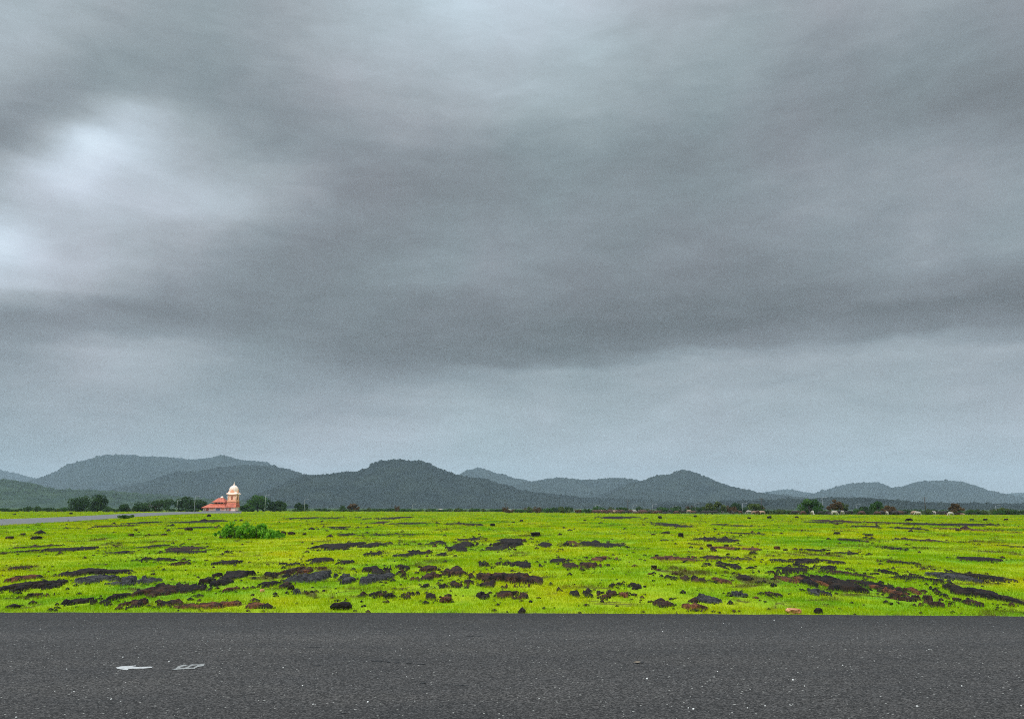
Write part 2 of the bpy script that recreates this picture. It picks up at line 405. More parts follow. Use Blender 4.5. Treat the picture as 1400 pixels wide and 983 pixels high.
def build_ground():
    ys = [-300, -60, -20, -6, -1, 4, 9, 11.2]
    y = 11.8
    while y < 9500: ys.append(y); y += max(0.14, (y - 9) * 0.025)
    ys = np.array(ys + [9500.0])
    u = np.linspace(-1, 1, 321)
    V = []
    for yy in ys:
        half = 0.78 * max(abs(yy), 11) + 40 * min(1, max(yy, 0) / 400) + (30 if yy < 12 else 0) * 0
        V.append(np.stack([u * half, np.full_like(u, yy), np.zeros_like(u)], 1))
    V = np.concatenate(V)
    V[:, 2] = gh(V[:, 0], V[:, 1])
    # widen the outermost columns far outside the picture
    n = len(u); V = V.reshape(len(ys), n, 3); V[:, 0, 0] -= 3000; V[:, -1, 0] += 3000; V[:, 0, 2] = V[:, -1, 2] = -0.025
    V = V.reshape(-1, 3)
    i, j = np.meshgrid(np.arange(len(ys) - 1), np.arange(n - 1), indexing='ij')
    a = (i * n + j).ravel(); F_ = np.stack([a, a + 1, a + n + 1, a + n], 1)
    tag(obj('ground', np_mesh('ground', V, F_, MAT['ground'], smooth=True)), kind='structure')
build_ground()

def build_road():
    xs = np.concatenate([[-900, -400, -150, -60, -30], np.arange(-14, 14.01, 0.05), [30, 60, 150, 400, 900]])
    e = edge_y(xs) + (fbm(xs * 2.2, xs * 0 + 3, 4) - 0.5) * 0.09
    rows = [np.full_like(xs, -1.2), np.full_like(xs, 2.0), np.full_like(xs, 6.0), np.full_like(xs, 10.0), e - 0.03, e]
    zs = [0, 0.02, 0.04, 0.02, 0.0, -0.06]
    V = np.stack([np.stack([xs, r, np.full_like(xs, z)], 1) for r, z in zip(rows, zs)]); n = len(xs)
    V = V.reshape(-1, 3)
    i, j = np.meshgrid(np.arange(len(rows) - 1), np.arange(n - 1), indexing='ij')
    a = (i * n + j).ravel()
    return tag(obj('road', np_mesh('road', V, np.stack([a, a + 1, a + n + 1, a + n], 1), MAT['asphalt'], smooth=False)), kind='structure')
road = build_road()
def rz(y): return float(np.interp(y, [-1.2, 2, 6, 10, 12.3], [0, 0.02, 0.04, 0.02, 0.0]))
def on_road(px, py):
    p = gp(px, py, 0.03); p = gp(px, py, rz(p[1])); return p

# the lane that runs off to the temple
top = [(-60, 713.5), (0, 709.6), (50, 708.0), (100, 706.0), (150, 703.2), (200, 700.8), (240, 699.6), (275, 699.2), (330, 699.3)]
bot = [(-60, 724.5), (0, 718.2), (50, 715.6), (100, 712.6), (150, 709.0), (200, 705.6), (240, 703.2), (275, 701.7), (330, 701.4)]
V = []
for k in range(81):
    q = -60 + 390 * k / 80
    yt = np.interp(q, [a[0] for a in top], [a[1] for a in top]); yb = np.interp(q, [a[0] for a in bot], [a[1] for a in bot]) + random.uniform(-.12, .12)
    V += [gp(q, yb, 0.03), gp(q, yt, 0.03)]
V = np.array(V); a = np.arange(80) * 2
tag(obj('lane', np_mesh('lane', V, np.stack([a, a + 2, a + 3, a + 1], 1), MAT['road2'])), kind='structure')

# ------------------------------------------------------------------ rock outcrops
# x0, x1, y0, y1 as seen; stone colour; share of the height that is relief
OUT = [
 (45,165,777,788,'k'),(60,182,785,800,'g'),(-14,52,792,806,'k'),(188,272,786,808,'k'),(172,230,796,814,'b'),(118,152,809,823,'k'),
 (70,119,817,826,'k'),(148,232,814,829,'b'),(235,350,824,832,'r'),(258,352,777,791,'k'),(296,321,800,809,'r'),(23,54,809,817,'b'),
 (-4,18,787,796,'r'),(33,99,744,753,'k'),(14,34,742,748,'b'),(5,23,773,778,'b'),(122,248,750,758,'k'),(176,241,743,748,'k'),
 (207,276,746,753,'b'),(158,246,762,766,'k'),(268,334,765,772,'k'),(221,237,767,773,'b'),(147,226,710,716,'k'),(219,266,712,715,'k'),
 (234,261,719,723,'k'),(89,113,717,722,'b'),(-6,26,751,755,'k'),(291,311,753,757,'k'),
 (409,476,740,752,'k'),(474,536,740,749,'k'),(491,515,753,759,'k'),(529,573,750,760,'k'),(371,413,766,773,'k'),(409,451,761,768,'k'),
 (448,473,765,771,'k'),(484,546,770,784,'k'),(448,528,779,799,'g'),(378,456,777,793,'g'),(533,629,771,792,'b'),(368,427,773,785,'b'),
 (349,375,792,799,'k'),(379,392,794,801,'b'),(386,422,804,812,'g'),(573,616,799,807,'k'),(613,646,793,803,'b'),(637,664,783,792,'b'),
 (644,742,780,804,'b'),(502,529,811,819,'k'),(521,537,815,823,'k'),(541,568,810,821,'b'),(578,601,814,822,'b'),(485,497,815,821,'b'),
 (607,659,740,752,'k'),(657,702,744,752,'k'),(667,738,734,751,'k'),(619,652,734,741,'k'),(568,612,739,745,'k'),(735,758,743,748,'k'),
 (444,482,729,734,'k'),(489,563,728,733,'k'),(601,664,714,719,'k'),(374,413,706,709.5,'k'),(421,458,706,709.5,'k'),(478,496,706.5,710,'k'),
 (506,548,705,709.5,'k'),(486,516,712,716.5,'b'),(521,588,713,717,'k'),(421,478,720,724,'k'),(650,670,770,776,'k'),(676,702,768,774,'b'),
 (580,620,756,759,'k'),(650,670,813,820,'k'),(671,726,812,820,'b'),
 (774,798,739,745,'r'),(796,861,739,748,'k'),(806,858,759,766,'r'),(754,792,764,769,'k'),(761,841,768,781,'b'),(698,743,766,776,'k'),
 (904,973,759,768,'r'),(979,1043,759,768,'b'),(982,1029,769,780,'k'),(779,816,809,817,'k'),(818,849,806,815,'b'),(851,869,808,816,'r'),
 (835,861,796,804,'k'),(860,879,799,804,'k'),(894,927,816,831,'b'),(931,975,825,836,'r'),(961,991,809,822,'g'),(1000,1026,807,814,'g'),
 (984,1003,790,798,'r'),(1004,1038,788,795,'k'),(908,933,785,794,'k'),(939,971,788,796,'b'),(966,1026,733,740,'k'),(974,1051,747,753,'r'),
 (914,958,714,720,'k'),(831,906,705,709.5,'k'),(1003,1052,727,731,'k'),(1006,1046,716,720,'k'),
 (1110,1141,770,782,'k'),(1078,1134,777,789,'k'),(1142,1184,774,785,'k'),(1062,1082,783,790,'k'),(1138,1199,784,811,'k'),(1180,1202,784,793,'b'),
 (1084,1113,788,800,'r'),(1114,1139,789,802,'r'),(1048,1073,808,814,'k'),(1116,1141,804,813,'g'),(1209,1249,791,810,'k'),(1220,1277,799,811,'r'),
 (1239,1287,779,792,'k'),(1268,1312,785,800,'k'),(1298,1357,781,796,'g'),(1354,1397,781,796,'k'),(1294,1311,773,783,'k'),(1315,1384,798,816,'k'),
 (1266,1337,806,828,'b'),(1334,1366,814,826,'b'),(1383,1412,811,823,'k'),(1074,1164,764,772,'k'),(1241,1266,766,773,'k'),(1222,1238,767,771,'k'),
 (1328,1378,760,766,'k'),(1196,1251,709,716,'b'),(1229,1281,718,724,'k'),(1286,1358,714,719,'k'),(1361,1404,714,719,'k'),(1139,1179,712,716,'k'),
 (1341,1377,722,726,'r'),(1259,1308,736,741,'b'),(1168,1189,737,741,'k'),(1224,1254,749,752,'k'),(1096,1129,752,755,'k'),(1157,1212,755,759,'k'),
 (1386,1406,743,748,'k'),(1130,1175,783,787,'b'),
]
HF = []                                   # height arrays, to keep grass off bare rock
def ph(col, band):
    c = {'k': 'black', 'b': 'brown', 'r': 'rusty red', 'g': 'grey'}[col]
    t = {'n': 'nearest the road edge', 'm': 'in the near grass', 'f': 'in the middle of the pasture', 'v': 'far out in the pasture'}[band]
    return (f'{c} rock outcrop breaking the grass {t}', f'{c} rock outcrops {t}')
for idx, (x0, x1, y0, y1, col) in enumerate(OUT):
    rel = 0.34 if y1 > 770 else 0.32
    pxh = y1 - y0
    near = gp((x0 + x1) / 2, y1 + 0.5, -0.02)
    farp = gp((x0 + x1) / 2, max(y1 - pxh * (1 - rel), 702.2), -0.02)
    Yn, Yf = near[1], max(farp[1], near[1] + 0.25)
    if Yn > 60: Yf = min(Yf, Yn * 1.25)
    h = min(0.5, max(0.05, pxh * rel / F * Yn * (0.95 if y1 > 770 else 0.75) * (0.55 if x1 - x0 < 50 else 1.0)))
    xa, xb = at(x0, y1, Yn)[0], at(x1, y1, Yn)[0]
    mx = (xb - xa) * 0.06; my = (Yf - Yn) * 0.12
    res = max(0.022, Yn * 0.0013)
    nx = int(min(260, max(24, (xb - xa + 2 * mx) / res))); ny = int(min(200, max(16, (Yf - Yn + 2 * my) / (res * 1.3))))
    X, Y = np.meshgrid(np.linspace(xa - mx, xb + mx, nx), np.linspace(Yn - my, Yf + my, ny), indexing='ij')
    uu = (X - (xa + xb) / 2) / ((xb - xa) / 2 + mx); vv = (Y - (Yn + Yf) / 2) / ((Yf - Yn) / 2 + my)
    env = 1 - (np.abs(uu) ** 2.4 + np.abs(vv) ** 2.4)
    ox = idx * 13.7
    wpx = x1 - x0
    fx = F / (Yn * min(26.0 if y1 > 770 else 44.0, max(9.0, wpx / (5.0 if y1 > 770 else 3.0)))); fy = 1.0 / (max(3.5, min(5.5, pxh * 0.35)) * Yn * Yn / (CAM_H * F)) if Yn < 40 else 3.2 / (Yf - Yn)
    n1 = fbm(X * fx + ox, Y * fy + ox, 5, 0.60); n2 = fbm(X * fx * 6 + ox, Y * fx * 4, 4, 0.6)
    n4 = fbm(X * fx * 0.8 - ox, Y * fy * 0.9 + ox * 2, 3, 0.5); n5 = 1 - np.abs(fbm(X * fx * 2.2 + ox, Y * fy * 2.2 - ox, 4, 0.55) - 0.5) * 4
    e01 = np.clip(env, 0, 1)
    m_ = e01 * 1.05 + (n1 - 0.5) * 6.0 - 0.62
    edge_ = np.clip(m_ * 2.2, 0, 1); edge_ = edge_ * edge_ * (3 - 2 * edge_)
    z = -0.06 + edge_ * ((0.072 if Yn < 40 else 0.06 + 0.0006 * Yn) + h * e01 ** 0.6 * (0.05 + 1.4 * n4 * edge_) + 0.03 * n5 + (n2 - 0.5) * min(0.06, 0.02 + h * 0.3))
    z = np.where(env < 0.02, -0.12, z)
    Z = gh(X, Y) + z
    keep = env > 0.02
    cell = keep[:-1, :-1] | keep[1:, :-1] | keep[1:, 1:] | keep[:-1, 1:]
    i, j = np.where(cell); a = i * ny + j
    fc = np.stack([a, a + ny, a + ny + 1, a + 1], 1)
    if len(fc) < 4: continue
    c0 = np.array([(xa + xb) / 2, (Yn + Yf) / 2, 0.0])
    vv_ = np.stack([X, Y, Z], -1).reshape(-1, 3) - c0
    used = np.unique(fc); remap = np.full(len(vv_), -1); remap[used] = np.arange(len(used))
    me = np_mesh('rock_outcrop', vv_[used], remap[fc], MAT[col], smooth=False)
    o = obj('rock_outcrop', me, loc=c0)
    tag(o, cat='rock outcrop', group='laterite outcrops breaking through the pasture')
    band = 'n' if y1 > 812 else 'm' if y1 > 785 else 'f' if y1 > 745 else 'v'
    TOLABEL.append((o, ph(col, band), (x0 + x1) / 2))
    HF.append((X[0, 0], X[-1, 0], Y[0, 0], Y[0, -1], z))

# boulders: px, base py, width px, height px, colour
BLD = [(30,732.5,8,5,'b'),(47,737.5,14,6,'k'),(10,737,11,4,'b'),(178,733.5,7,4,'b'),(223,733,8,4,'b'),(257,726.5,9,5,'b'),(185,726,5,3,'k'),
 (50,719,6,3,'k'),(285,706.6,5,4,'k'),(19,704,4,2,'k'),(397,805,9,8,'k'),(418,783,11,7,'r'),(467,834,28,11,'k'),(609,826.5,16,10,'r'),
 (358,810,6,5,'orange'),(674,720,6,5,'k'),(733,733.5,12,8,'k'),(713,713,5,3,'k'),(702,714.5,5,2,'k'),(932,734.5,6,7,'k'),(894,731.5,6,3,'k'),
 (909,738.5,11,3,'k'),(895,782,8,7,'b'),(935,809.5,8,5,'k'),(903,709,5,4,'k'),(971,748,7,5,'k'),(994,748,7,5,'b'),(977,755,8,4,'b'),
 (1009,753,7,4,'k'),(996,761,5,4,'k'),(1121,838.5,12,9,'k'),(1064,752,8,5,'r'),(1075,753.5,5,3,'b'),(1146,731.5,9,5,'k'),(1191,733.5,11,4,'k'),
 (1245,712.5,8,5,'k'),(1025,709.5,5,3,'k'),(1053,709,6,4,'k'),(304,736.5,9,5,'b'),(387,733.5,7,7,'b'),(398,733,9,5,'b'),(416,733,5,4,'b'),
 (1331,711.5,6,3,'k'),(1348,711.5,6,3,'k'),(1377,711.5,6,3,'k'),(1090,708,5,3,'k'),(1133,759.5,5,3,'k'),(570,784.5,6,4,'b'),(1007,775,6,4,'k'),
 (894,796,5,3,'k'),(889,786.5,6,3,'r'),(800,712,4,2,'k'),(951,707,4,3,'k'),(1311,726,7,3,'k'),(96,703,4,3,'k')]
from mathutils import noise as mn
def boulder(wd, ht, seed, mat):
    import bmesh
    bm = bmesh.new(); bmesh.ops.create_icosphere(bm, subdivisions=4, radius=1.0)
    s = Vector((seed * 3.1, seed * 1.7, seed * 0.9))
    for v in bm.verts:
        n = mn.fractal(v.co * 0.9 + s, 1.0, 2.0, 4) ; m2 = mn.fractal(v.co * 4 + s, 0.8, 2.1, 3)
        v.co *= 1 + 0.42 * n + 0.09 * m2
        for ax in range(3):                # broken faces
            lim = 0.72 + 0.12 * math.sin(seed * (ax + 2.3))
            if v.co[ax] > lim: v.co[ax] = lim + (v.co[ax] - lim) * 0.25
        v.co = Vector((v.co.x * wd / 2, v.co.y * wd * 0.42, v.co.z * ht * 0.62 + ht * 0.34))
    me = bpy.data.meshes.new('boulder'); bm.to_mesh(me); bm.free(); me.materials.append(mat)
    me.polygons.foreach_set('use_smooth', np.ones(len(me.polygons), bool)); return me
CN = {'k': 'black', 'b': 'brown', 'r': 'rusty red', 'orange': 'pale orange'}
for i, (px, py, wpx, hpx, col) in enumerate(BLD):
    p = gp(px, py, -0.02); s = p[1] / F
    o = obj('boulder', boulder(wpx * s * 1.08, hpx * s * 1.08, i + 1.3, MAT[col]), loc=(p[0], p[1] + wpx * s * 0.35, float(gh(p[0], p[1])) - 0.01))
    tag(o, cat='boulder', group='loose boulders on the pasture')
    t = 'close to the road edge' if py > 800 else 'in the middle of the pasture' if py > 740 else 'far out in the pasture'
    TOLABEL.append((o, (f'loose {CN[col]} boulder lying on the grass {t}', f'loose {CN[col]} boulders {t}'), px))
# the flat orange slab at the road edge
def slab(px, py, wpx, hpx, mat):
    p = gp(px, py, -0.02); s = p[1] / F
    o = obj('stone_slab', boulder(wpx * s, hpx * s * 1.1, 5.9, mat), loc=(p[0], p[1] + 0.06, -0.02))
    return tag(o, 'small flat pale orange stone lying where the grass meets the road', 'stone')
slab(1088, 838.6, 20, 6.5, MAT['orange'])

# ------------------------------------------------------------------ crumbs of rock around the outcrops (uncountable)
def scatter_rocks(name, pts, sizes, mat, flat=0.6):
    base = np.array([(0,0,1),(.9,0,.3),(.28,.85,.3),(-.72,.53,.35),(-.72,-.53,.3),(.28,-.85,.4),(.7,.5,-.5),(-.3,.8,-.5),(-.9,0,-.5),(-.3,-.8,-.5),(.7,-.5,-.5)])
    fs = np.array([(0,1,2),(0,2,3),(0,3,4),(0,4,5),(0,5,1),(1,6,2),(2,6,7),(2,7,3),(3,7,8),(3,8,4),(4,8,9),(4,9,5),(5,9,10),(5,10,1),(1,10,6)])
    n = len(pts); an = RNG.uniform(0, 6.28, n)
    v = base[None] * (1 + RNG.uniform(-.3, .3, (n, len(base), 1))) * sizes[:, None, None]
    ca, sa = np.cos(an)[:, None], np.sin(an)[:, None]
    x = v[:, :, 0] * ca - v[:, :, 1] * sa * 0.8; y = v[:, :, 0] * sa + v[:, :, 1] * ca * 0.8
    v = np.stack([x, y, v[:, :, 2] * flat], -1) + pts[:, None, :]
    f = fs[None] + (np.arange(n) * len(base))[:, None, None]
    return obj(name, np_mesh(name, v.reshape(-1, 3), f.reshape(-1, 3), mat))
pts = []
for (xa, xb, ya, yb, z) in HF:
    n = int(8 + 14 * min(3, (xb - xa)))
    cx, cy = (xa + xb) / 2, (ya + yb) / 2
    x = cx + RNG.normal(0, 0.42, n) * (xb - xa); y = cy + RNG.normal(0, 0.5, n) * (yb - ya)
    pts.append(np.stack([x, y], 1))
pts = np.concatenate(pts)
ex = np.stack([RNG.uniform(-1, 1, 900), RNG.uniform(0, 1, 900)], 1); yy = 13 * (120 / 13) ** ex[:, 1]
pts = np.concatenate([pts, np.stack([ex[:, 0] * yy * 0.66, yy], 1)])
pts = pts[pts[:, 1] > edge_y(pts[:, 0]) + 0.1]
P3 = np.column_stack([pts, gh(pts[:, 0], pts[:, 1]) + 0.012])
sz = RNG.gamma(2.0, 0.016, len(P3)) * np.clip(P3[:, 1] / 22, 0.9, 3) + 0.012
h1 = RNG.random(len(P3)) < 0.6
tag(scatter_rocks('rock_crumbs', P3[h1], sz[h1], MAT['k']), 'dark crumbs of rock strewn in the grass', 'rock crumbs', kind='stuff')
tag(scatter_rocks('rock_crumbs', P3[~h1], sz[~h1], MAT['b']), 'brown crumbs of rock strewn in the grass', 'rock crumbs', kind='stuff')

# ------------------------------------------------------------------ grass blades
LANE_X = None
def in_lane(x, y):
    a = np.array([gp(q[0], q[1], 0) for q in bot]); b = np.array([gp(q[0], q[1], 0) for q in top])
    poly = np.concatenate([a, b[::-1]])[:, :2]; ins = np.zeros(len(x), bool); n = len(poly)
    for i in range(n):
        x1, y1 = poly[i]; x2, y2 = poly[(i + 1) % n]
        c = ((y1 > y) != (y2 > y)); ins ^= c & (x < (x2 - x1) * (y - y1) / (y2 - y1 + 1e-9) + x1)
    return ins
def build_grass():
    N = 950000
    y = 12.2 * (420 / 12.2) ** RNG.random(N)
    x = RNG.uniform(-0.69, 0.69, N) * y
    ok = y > edge_y(x) + (fbm(x * 3.0, x * 0 + 8, 3) - 0.55) * 0.10
    x, y = x[ok], y[ok]
    z = gh(x, y)
    dens = np.ones(len(x)); nearrock = np.zeros(len(x), bool)
    for (xa, xb, ya, yb, zz_) in HF:
        m = np.where((x > xa) & (x < xb) & (y > ya) & (y < yb))[0]
        if not len(m): continue
        i = ((x[m] - xa) / (xb - xa) * (zz_.shape[0] - 1)).astype(int); j = ((y[m] - ya) / (yb - ya) * (zz_.shape[1] - 1)).astype(int)
        nearrock[m] |= zz_[i, j] > -0.05
        dens[m] = np.where(zz_[i, j] > 0.03, 0.02, np.where(zz_[i, j] > -0.01, 0.2, np.where(zz_[i, j] > -0.03, 0.6, 0.9)))
    patch = fbm(x * 1.1 + 5, y * 0.9, 4)
    dens *= np.where(patch > 0.62, 0.35, 1.0)
    dens *= (y < np.interp(x, [-30, 60], [430, 232])) * np.where((y > 60) & in_lane(x, y), 0, 1)
    k = RNG.random(len(x)) < dens
    x, y, z, patch, nearrock = x[k], y[k], z[k], patch[k], nearrock[k]; n = len(x)
    hgt = (0.022 + 0.030 * RNG.random(n)) * (1 + 0.7 * fbm(x * 0.7, y * 0.7, 3)) * np.clip(0.7 + y / 50, 1, 2.2)
    wd = np.maximum(0.0035, 0.00055 * y) * RNG.uniform(0.7, 1.4, n)
    an = RNG.uniform(0, math.pi, n); la = RNG.uniform(0, 6.283, n); lean = hgt * RNG.uniform(0.1, 0.9, n)
    ax, ay = np.cos(an) * wd / 2, np.sin(an) * wd / 2
    v = np.empty((n, 3, 3))
    v[:, 0] = np.stack([x - ax, y - ay, z - 0.004], 1); v[:, 1] = np.stack([x + ax, y + ay, z - 0.004], 1)
    v[:, 2] = np.stack([x + np.cos(la) * lean, y + np.sin(la) * lean, z + hgt], 1)
    rnd = RNG.random(n); 
    ed = (y - edge_y(x)) < 0.16
    rnd = np.where(ed & (RNG.random(n) < 0.45), 0.97, np.minimum(rnd, 0.93 + 0.07 * (RNG.random(n) < 0.25)))
    rnd = np.where(nearrock & (RNG.random(n) < 0.40), 0.97, rnd)
    me = np_mesh('grass', v.reshape(-1, 3), np.arange(n * 3).reshape(-1, 3), MAT['blades'], {'rnd': np.repeat(rnd, 3)})
    tag(obj('grass', me), 'short bright green grass covering the pasture', 'grass', kind='stuff')
build_grass()

# ------------------------------------------------------------------ road details
def mark(name, poly, mat, label=None, cat=None, parent=None, dz=0.004):
    pts = [on_road(*q) for q in poly]; c = sum(pts) / len(pts)
    v = [tuple(p - c) for p in pts]; 
    me = bpy.data.meshes.new(name); me.from_pydata(v, [], [tuple(range(len(v)))[::-1]]); me.update(); me.materials.append(mat)
    o = obj(name, me, parent, (c[0], c[1], c[2] + dz))
    if label: tag(o, label, cat)
    return o
mark('road_arrow', [(158.5,912.6),(166,910.9),(176,910.6),(185,909.8),(186.5,910.6),(180,911.4),(190,911.9),(200,911.5),(208.5,911.4),(207.5,913.0),(196,914.0),(184,914.2),(176,914.6),(173.5,916.4),(168,915.4),(160,914.3)],
     MAT['white'], 'small solid white painted arrow pointing left on the asphalt', 'road marking')
o = mark('road_paint_patch', [(234,916),(240,914.2),(243,911),(251,908.6),(258,909.2),(262,908.2),(272,908.4),(280,907),(278.5,910.5),(270,912),(266,914.2),(252,914.8),(243,915.4)],
     MAT['whitedim'], 'faded broken white paint patch on the asphalt beside the painted arrow', 'road marking')
for q in ([(246,912.6),(252,911),(258,910.8),(252,912.8)], [(258,912.6),(263,910.2),(270,909.6),(264,912.9)], [(254,909.8),(260,909.4),(258,910.3)]):
    mark('worn_hole', q, MAT['asphalt'], dz=0.006).name = 'worn_gap'
for k in [ob for ob in COL.objects if ob.name.startswith('worn_gap')]:
    l = k.location.copy(); k.parent = o; k.location = l - o.location
def crack(x0, x1, y, t, parent):
    n = max(3, int((x1 - x0) / 3)); up, dn = [], []
    for i in range(n + 1):
        f = i / n; e = math.sin(f * math.pi) ** 0.5 if 0 < f < 1 else 0.1
        yy = y + random.uniform(-.5, .5); up.append((x0 + (x1 - x0) * f, yy - t * e * random.uniform(.3, 1))); dn.append((x0 + (x1 - x0) * f, yy + t * e * random.uniform(.3, 1)))
    return mark('crack', dn + up[::-1], MAT['crack'], parent=parent)
for a in ((507,525,903.6,1.0),(526,534,904.6,1.0),(538,548,905.6,0.8),(554,564,906.8,1.0),(570,583,908.2,0.9),(428,440,909.6,0.7),(573,585,933.6,0.9),
          (420,440,884.6,0.4),(620,642,936.8,0.6),(465,478,974.5,0.8),(398,404,948,0.5),(636,660,869.8,0.4),(874,880,905.8,0.9)):
    crack(*a, road)
MAT['dryleaf'] = material('dry_leaf', plain((0.16, 0.12, 0.08), (0.28, 0.22, 0.16), 30.0))
mark('dry_leaf', [(865,906.3),(869,905.5),(874,905.3),(876,906.2),(872,907.0)], MAT['dryleaf'], 'small tan dry leaf lying flat on the dark asphalt', 'leaf', dz=0.012)
PEB = [(556,925),(884.7,928),(413.6,937.5),(428,963),(152,956),(1152,909.5),(981,918),(960,938.7),(948,969.6),(941,968),(1084,929.7),(1058.5,848),(1096,857.5),
 (1203,889.5),(1267,889.6),(1254,966),(1277,950),(1315,938),(1381,943),(1046,965),(770,842.5),(906,863.5),(989,852.5),(615,868.7),(387,913),(503,960),(75,945),
 (101,945.5),(172,933),(165,959),(55,860),(213,862.5),(189,899),(168,898.5),(231,904.5),(91,915),(1080,963),(1100,938),(1270,888),(1396,965),(22,981),(1022,968),(737,955),(549,887),(541,890)]
pe = boulder(1.0, 0.8, 9.2, MAT['pebble'])
for i, (px, py) in enumerate(PEB):
    p = on_road(px, py); s = random.choice([.009, .012, .014, .018])
    o = obj('pebble', pe, loc=p + np.array([0, 0, 0.001])); o.scale = (s, s, s * .8); o.rotation_euler[2] = random.uniform(0, 6)
    tag(o, cat='pebble', group='white pebbles scattered on the asphalt')
    zn = 'near the grass edge' if py < 880 else 'level with the painted marks' if py < 930 else 'nearest the camera'
    TOLABEL.append((o, (f'white pebble on the asphalt {zn}', f'white pebbles on the asphalt {zn}'), px))
n = 1700
y = RNG.uniform(4.6, 12.1, n); x = RNG.uniform(-0.7, 0.7, n) * y; keepc = y < edge_y(x) - 0.06
x, y = x[keepc], y[keepc]
zc = np.interp(y, [-1.2, 2, 6, 10, 12.3], [0, 0.02, 0.04, 0.02, 0.0])
tag(scatter_rocks('road_grit', np.column_stack([x, y, zc + 0.002]), RNG.gamma(2.0, 0.0014, len(x)) + 0.0015, MAT['chip']), 'fine loose grit on the asphalt', 'grit', kind='stuff')

# ------------------------------------------------------------------ hills
CREST = [  # distance, depth share, seed, points
 (6200, .12, 1, [(-120,640),(-60,640),(0,643.5),(20,647.5),(40,652),(58,657),(80,662),(120,672),(160,682),(200,690)]),
 (4700, .17, 2, [(10,676),(40,664),(58,657),(75,650),(100,640),(125,633),(150,626.5),(170,624),(200,625),(230,625.5),(262,629),(285,627),(300,624.3),(312,624.3),(330,629),(355,634),(380,640),(400,645),(420,651),(440,656),(480,668),(540,682),(600,690)]),
 (3300, .17, 3, [(90,690),(140,673),(170,667),(200,660),(250,649),(300,641),(340,637),(380,641),(400,645),(420,651),(440,654),(470,660),(520,672),(580,684),(640,691)]),
 (1900, .20, 4, [(-160,668),(-100,661),(-40,658),(0,658),(20,658.5),(40,662),(60,667),(80,671),(110,672),(150,673),(200,677),(260,682),(330,687),(400,691)]),
 (5200, .13, 5, [(560,684),(600,663),(620,652),(635,645.5),(652,642),(665,644),(690,651),(710,657),(730,660),(750,664),(790,674),(840,686)]),
 (4300, .14, 6, [(650,688),(690,668),(712,661),(735,658.5),(765,654),(775,655.5),(800,658),(830,654),(845,655),(870,659),(890,665),(930,676),(980,688)]),
 (2500, .19, 7, [(330,690),(370,672),(400,658),(425,651),(445,651),(462,647.5),(485,647),(500,644),(512,637),(525,631),(540,630),(548,629),(560,631),(575,633),(590,638.5),(600,641),(610,646),(630,651.5),(650,656),(670,659),(690,664),(710,671),(730,674.5),(760,678),(800,681),(860,684),(930,687),(1000,690)]),
 (3300, .16, 8, [(790,689),(830,675),(860,662),(875,660),(885,656),(900,651),(915,651),(925,645.5),(935,643.8),(945,646),(960,652),(975,659),(990,665),(1005,670),(1025,673),(1045,675.5),(1070,678),(1090,680.5),(1120,684),(1180,690)]),
 (6000, .11, 9, [(990,690),(1030,677),(1055,672),(1078,671),(1095,673.5),(1112,676),(1130,676.5),(1160,682),(1200,690)]),
 (4900, .13, 10, [(1060,691),(1100,679),(1120,673),(1140,667),(1160,662),(1190,660),(1205,663),(1220,668),(1240,672),(1270,680),(1320,690)]),
 (4500, .13, 11, [(1150,691),(1190,677),(1215,668),(1235,665),(1260,660),(1290,657.5),(1310,659),(1330,665),(1350,671),(1370,676),(1400,681),(1440,688),(1480,692)]),
 (6600, .10, 12, [(1310,690),(1350,680),(1375,676.5),(1400,674.5),(1440,672),(1500,670),(1560,676)]),
 (1800, .20, 13, [(900,692),(960,689),(1020,686),(1080,684),(1130,682.5),(1200,684),(1250,688),(1300,689.5),(1350,690.5),(1400,690),(1480,691)]),
]
ico = np.array([(0,0,1)] + [(math.cos(k*1.2566)*.9, math.sin(k*1.2566)*.9, .45) for k in range(5)] + [(math.cos(k*1.2566+.63), math.sin(k*1.2566+.63), -.35) for k in range(5)])
icf = np.array([(0,1+k,1+(k+1)%5) for k in range(5)] + [(1+k,6+k,1+(k+1)%5) for k in range(5)] + [(1+(k+1)%5,6+k,6+(k+1)%5) for k in range(5)])
TV = []; 
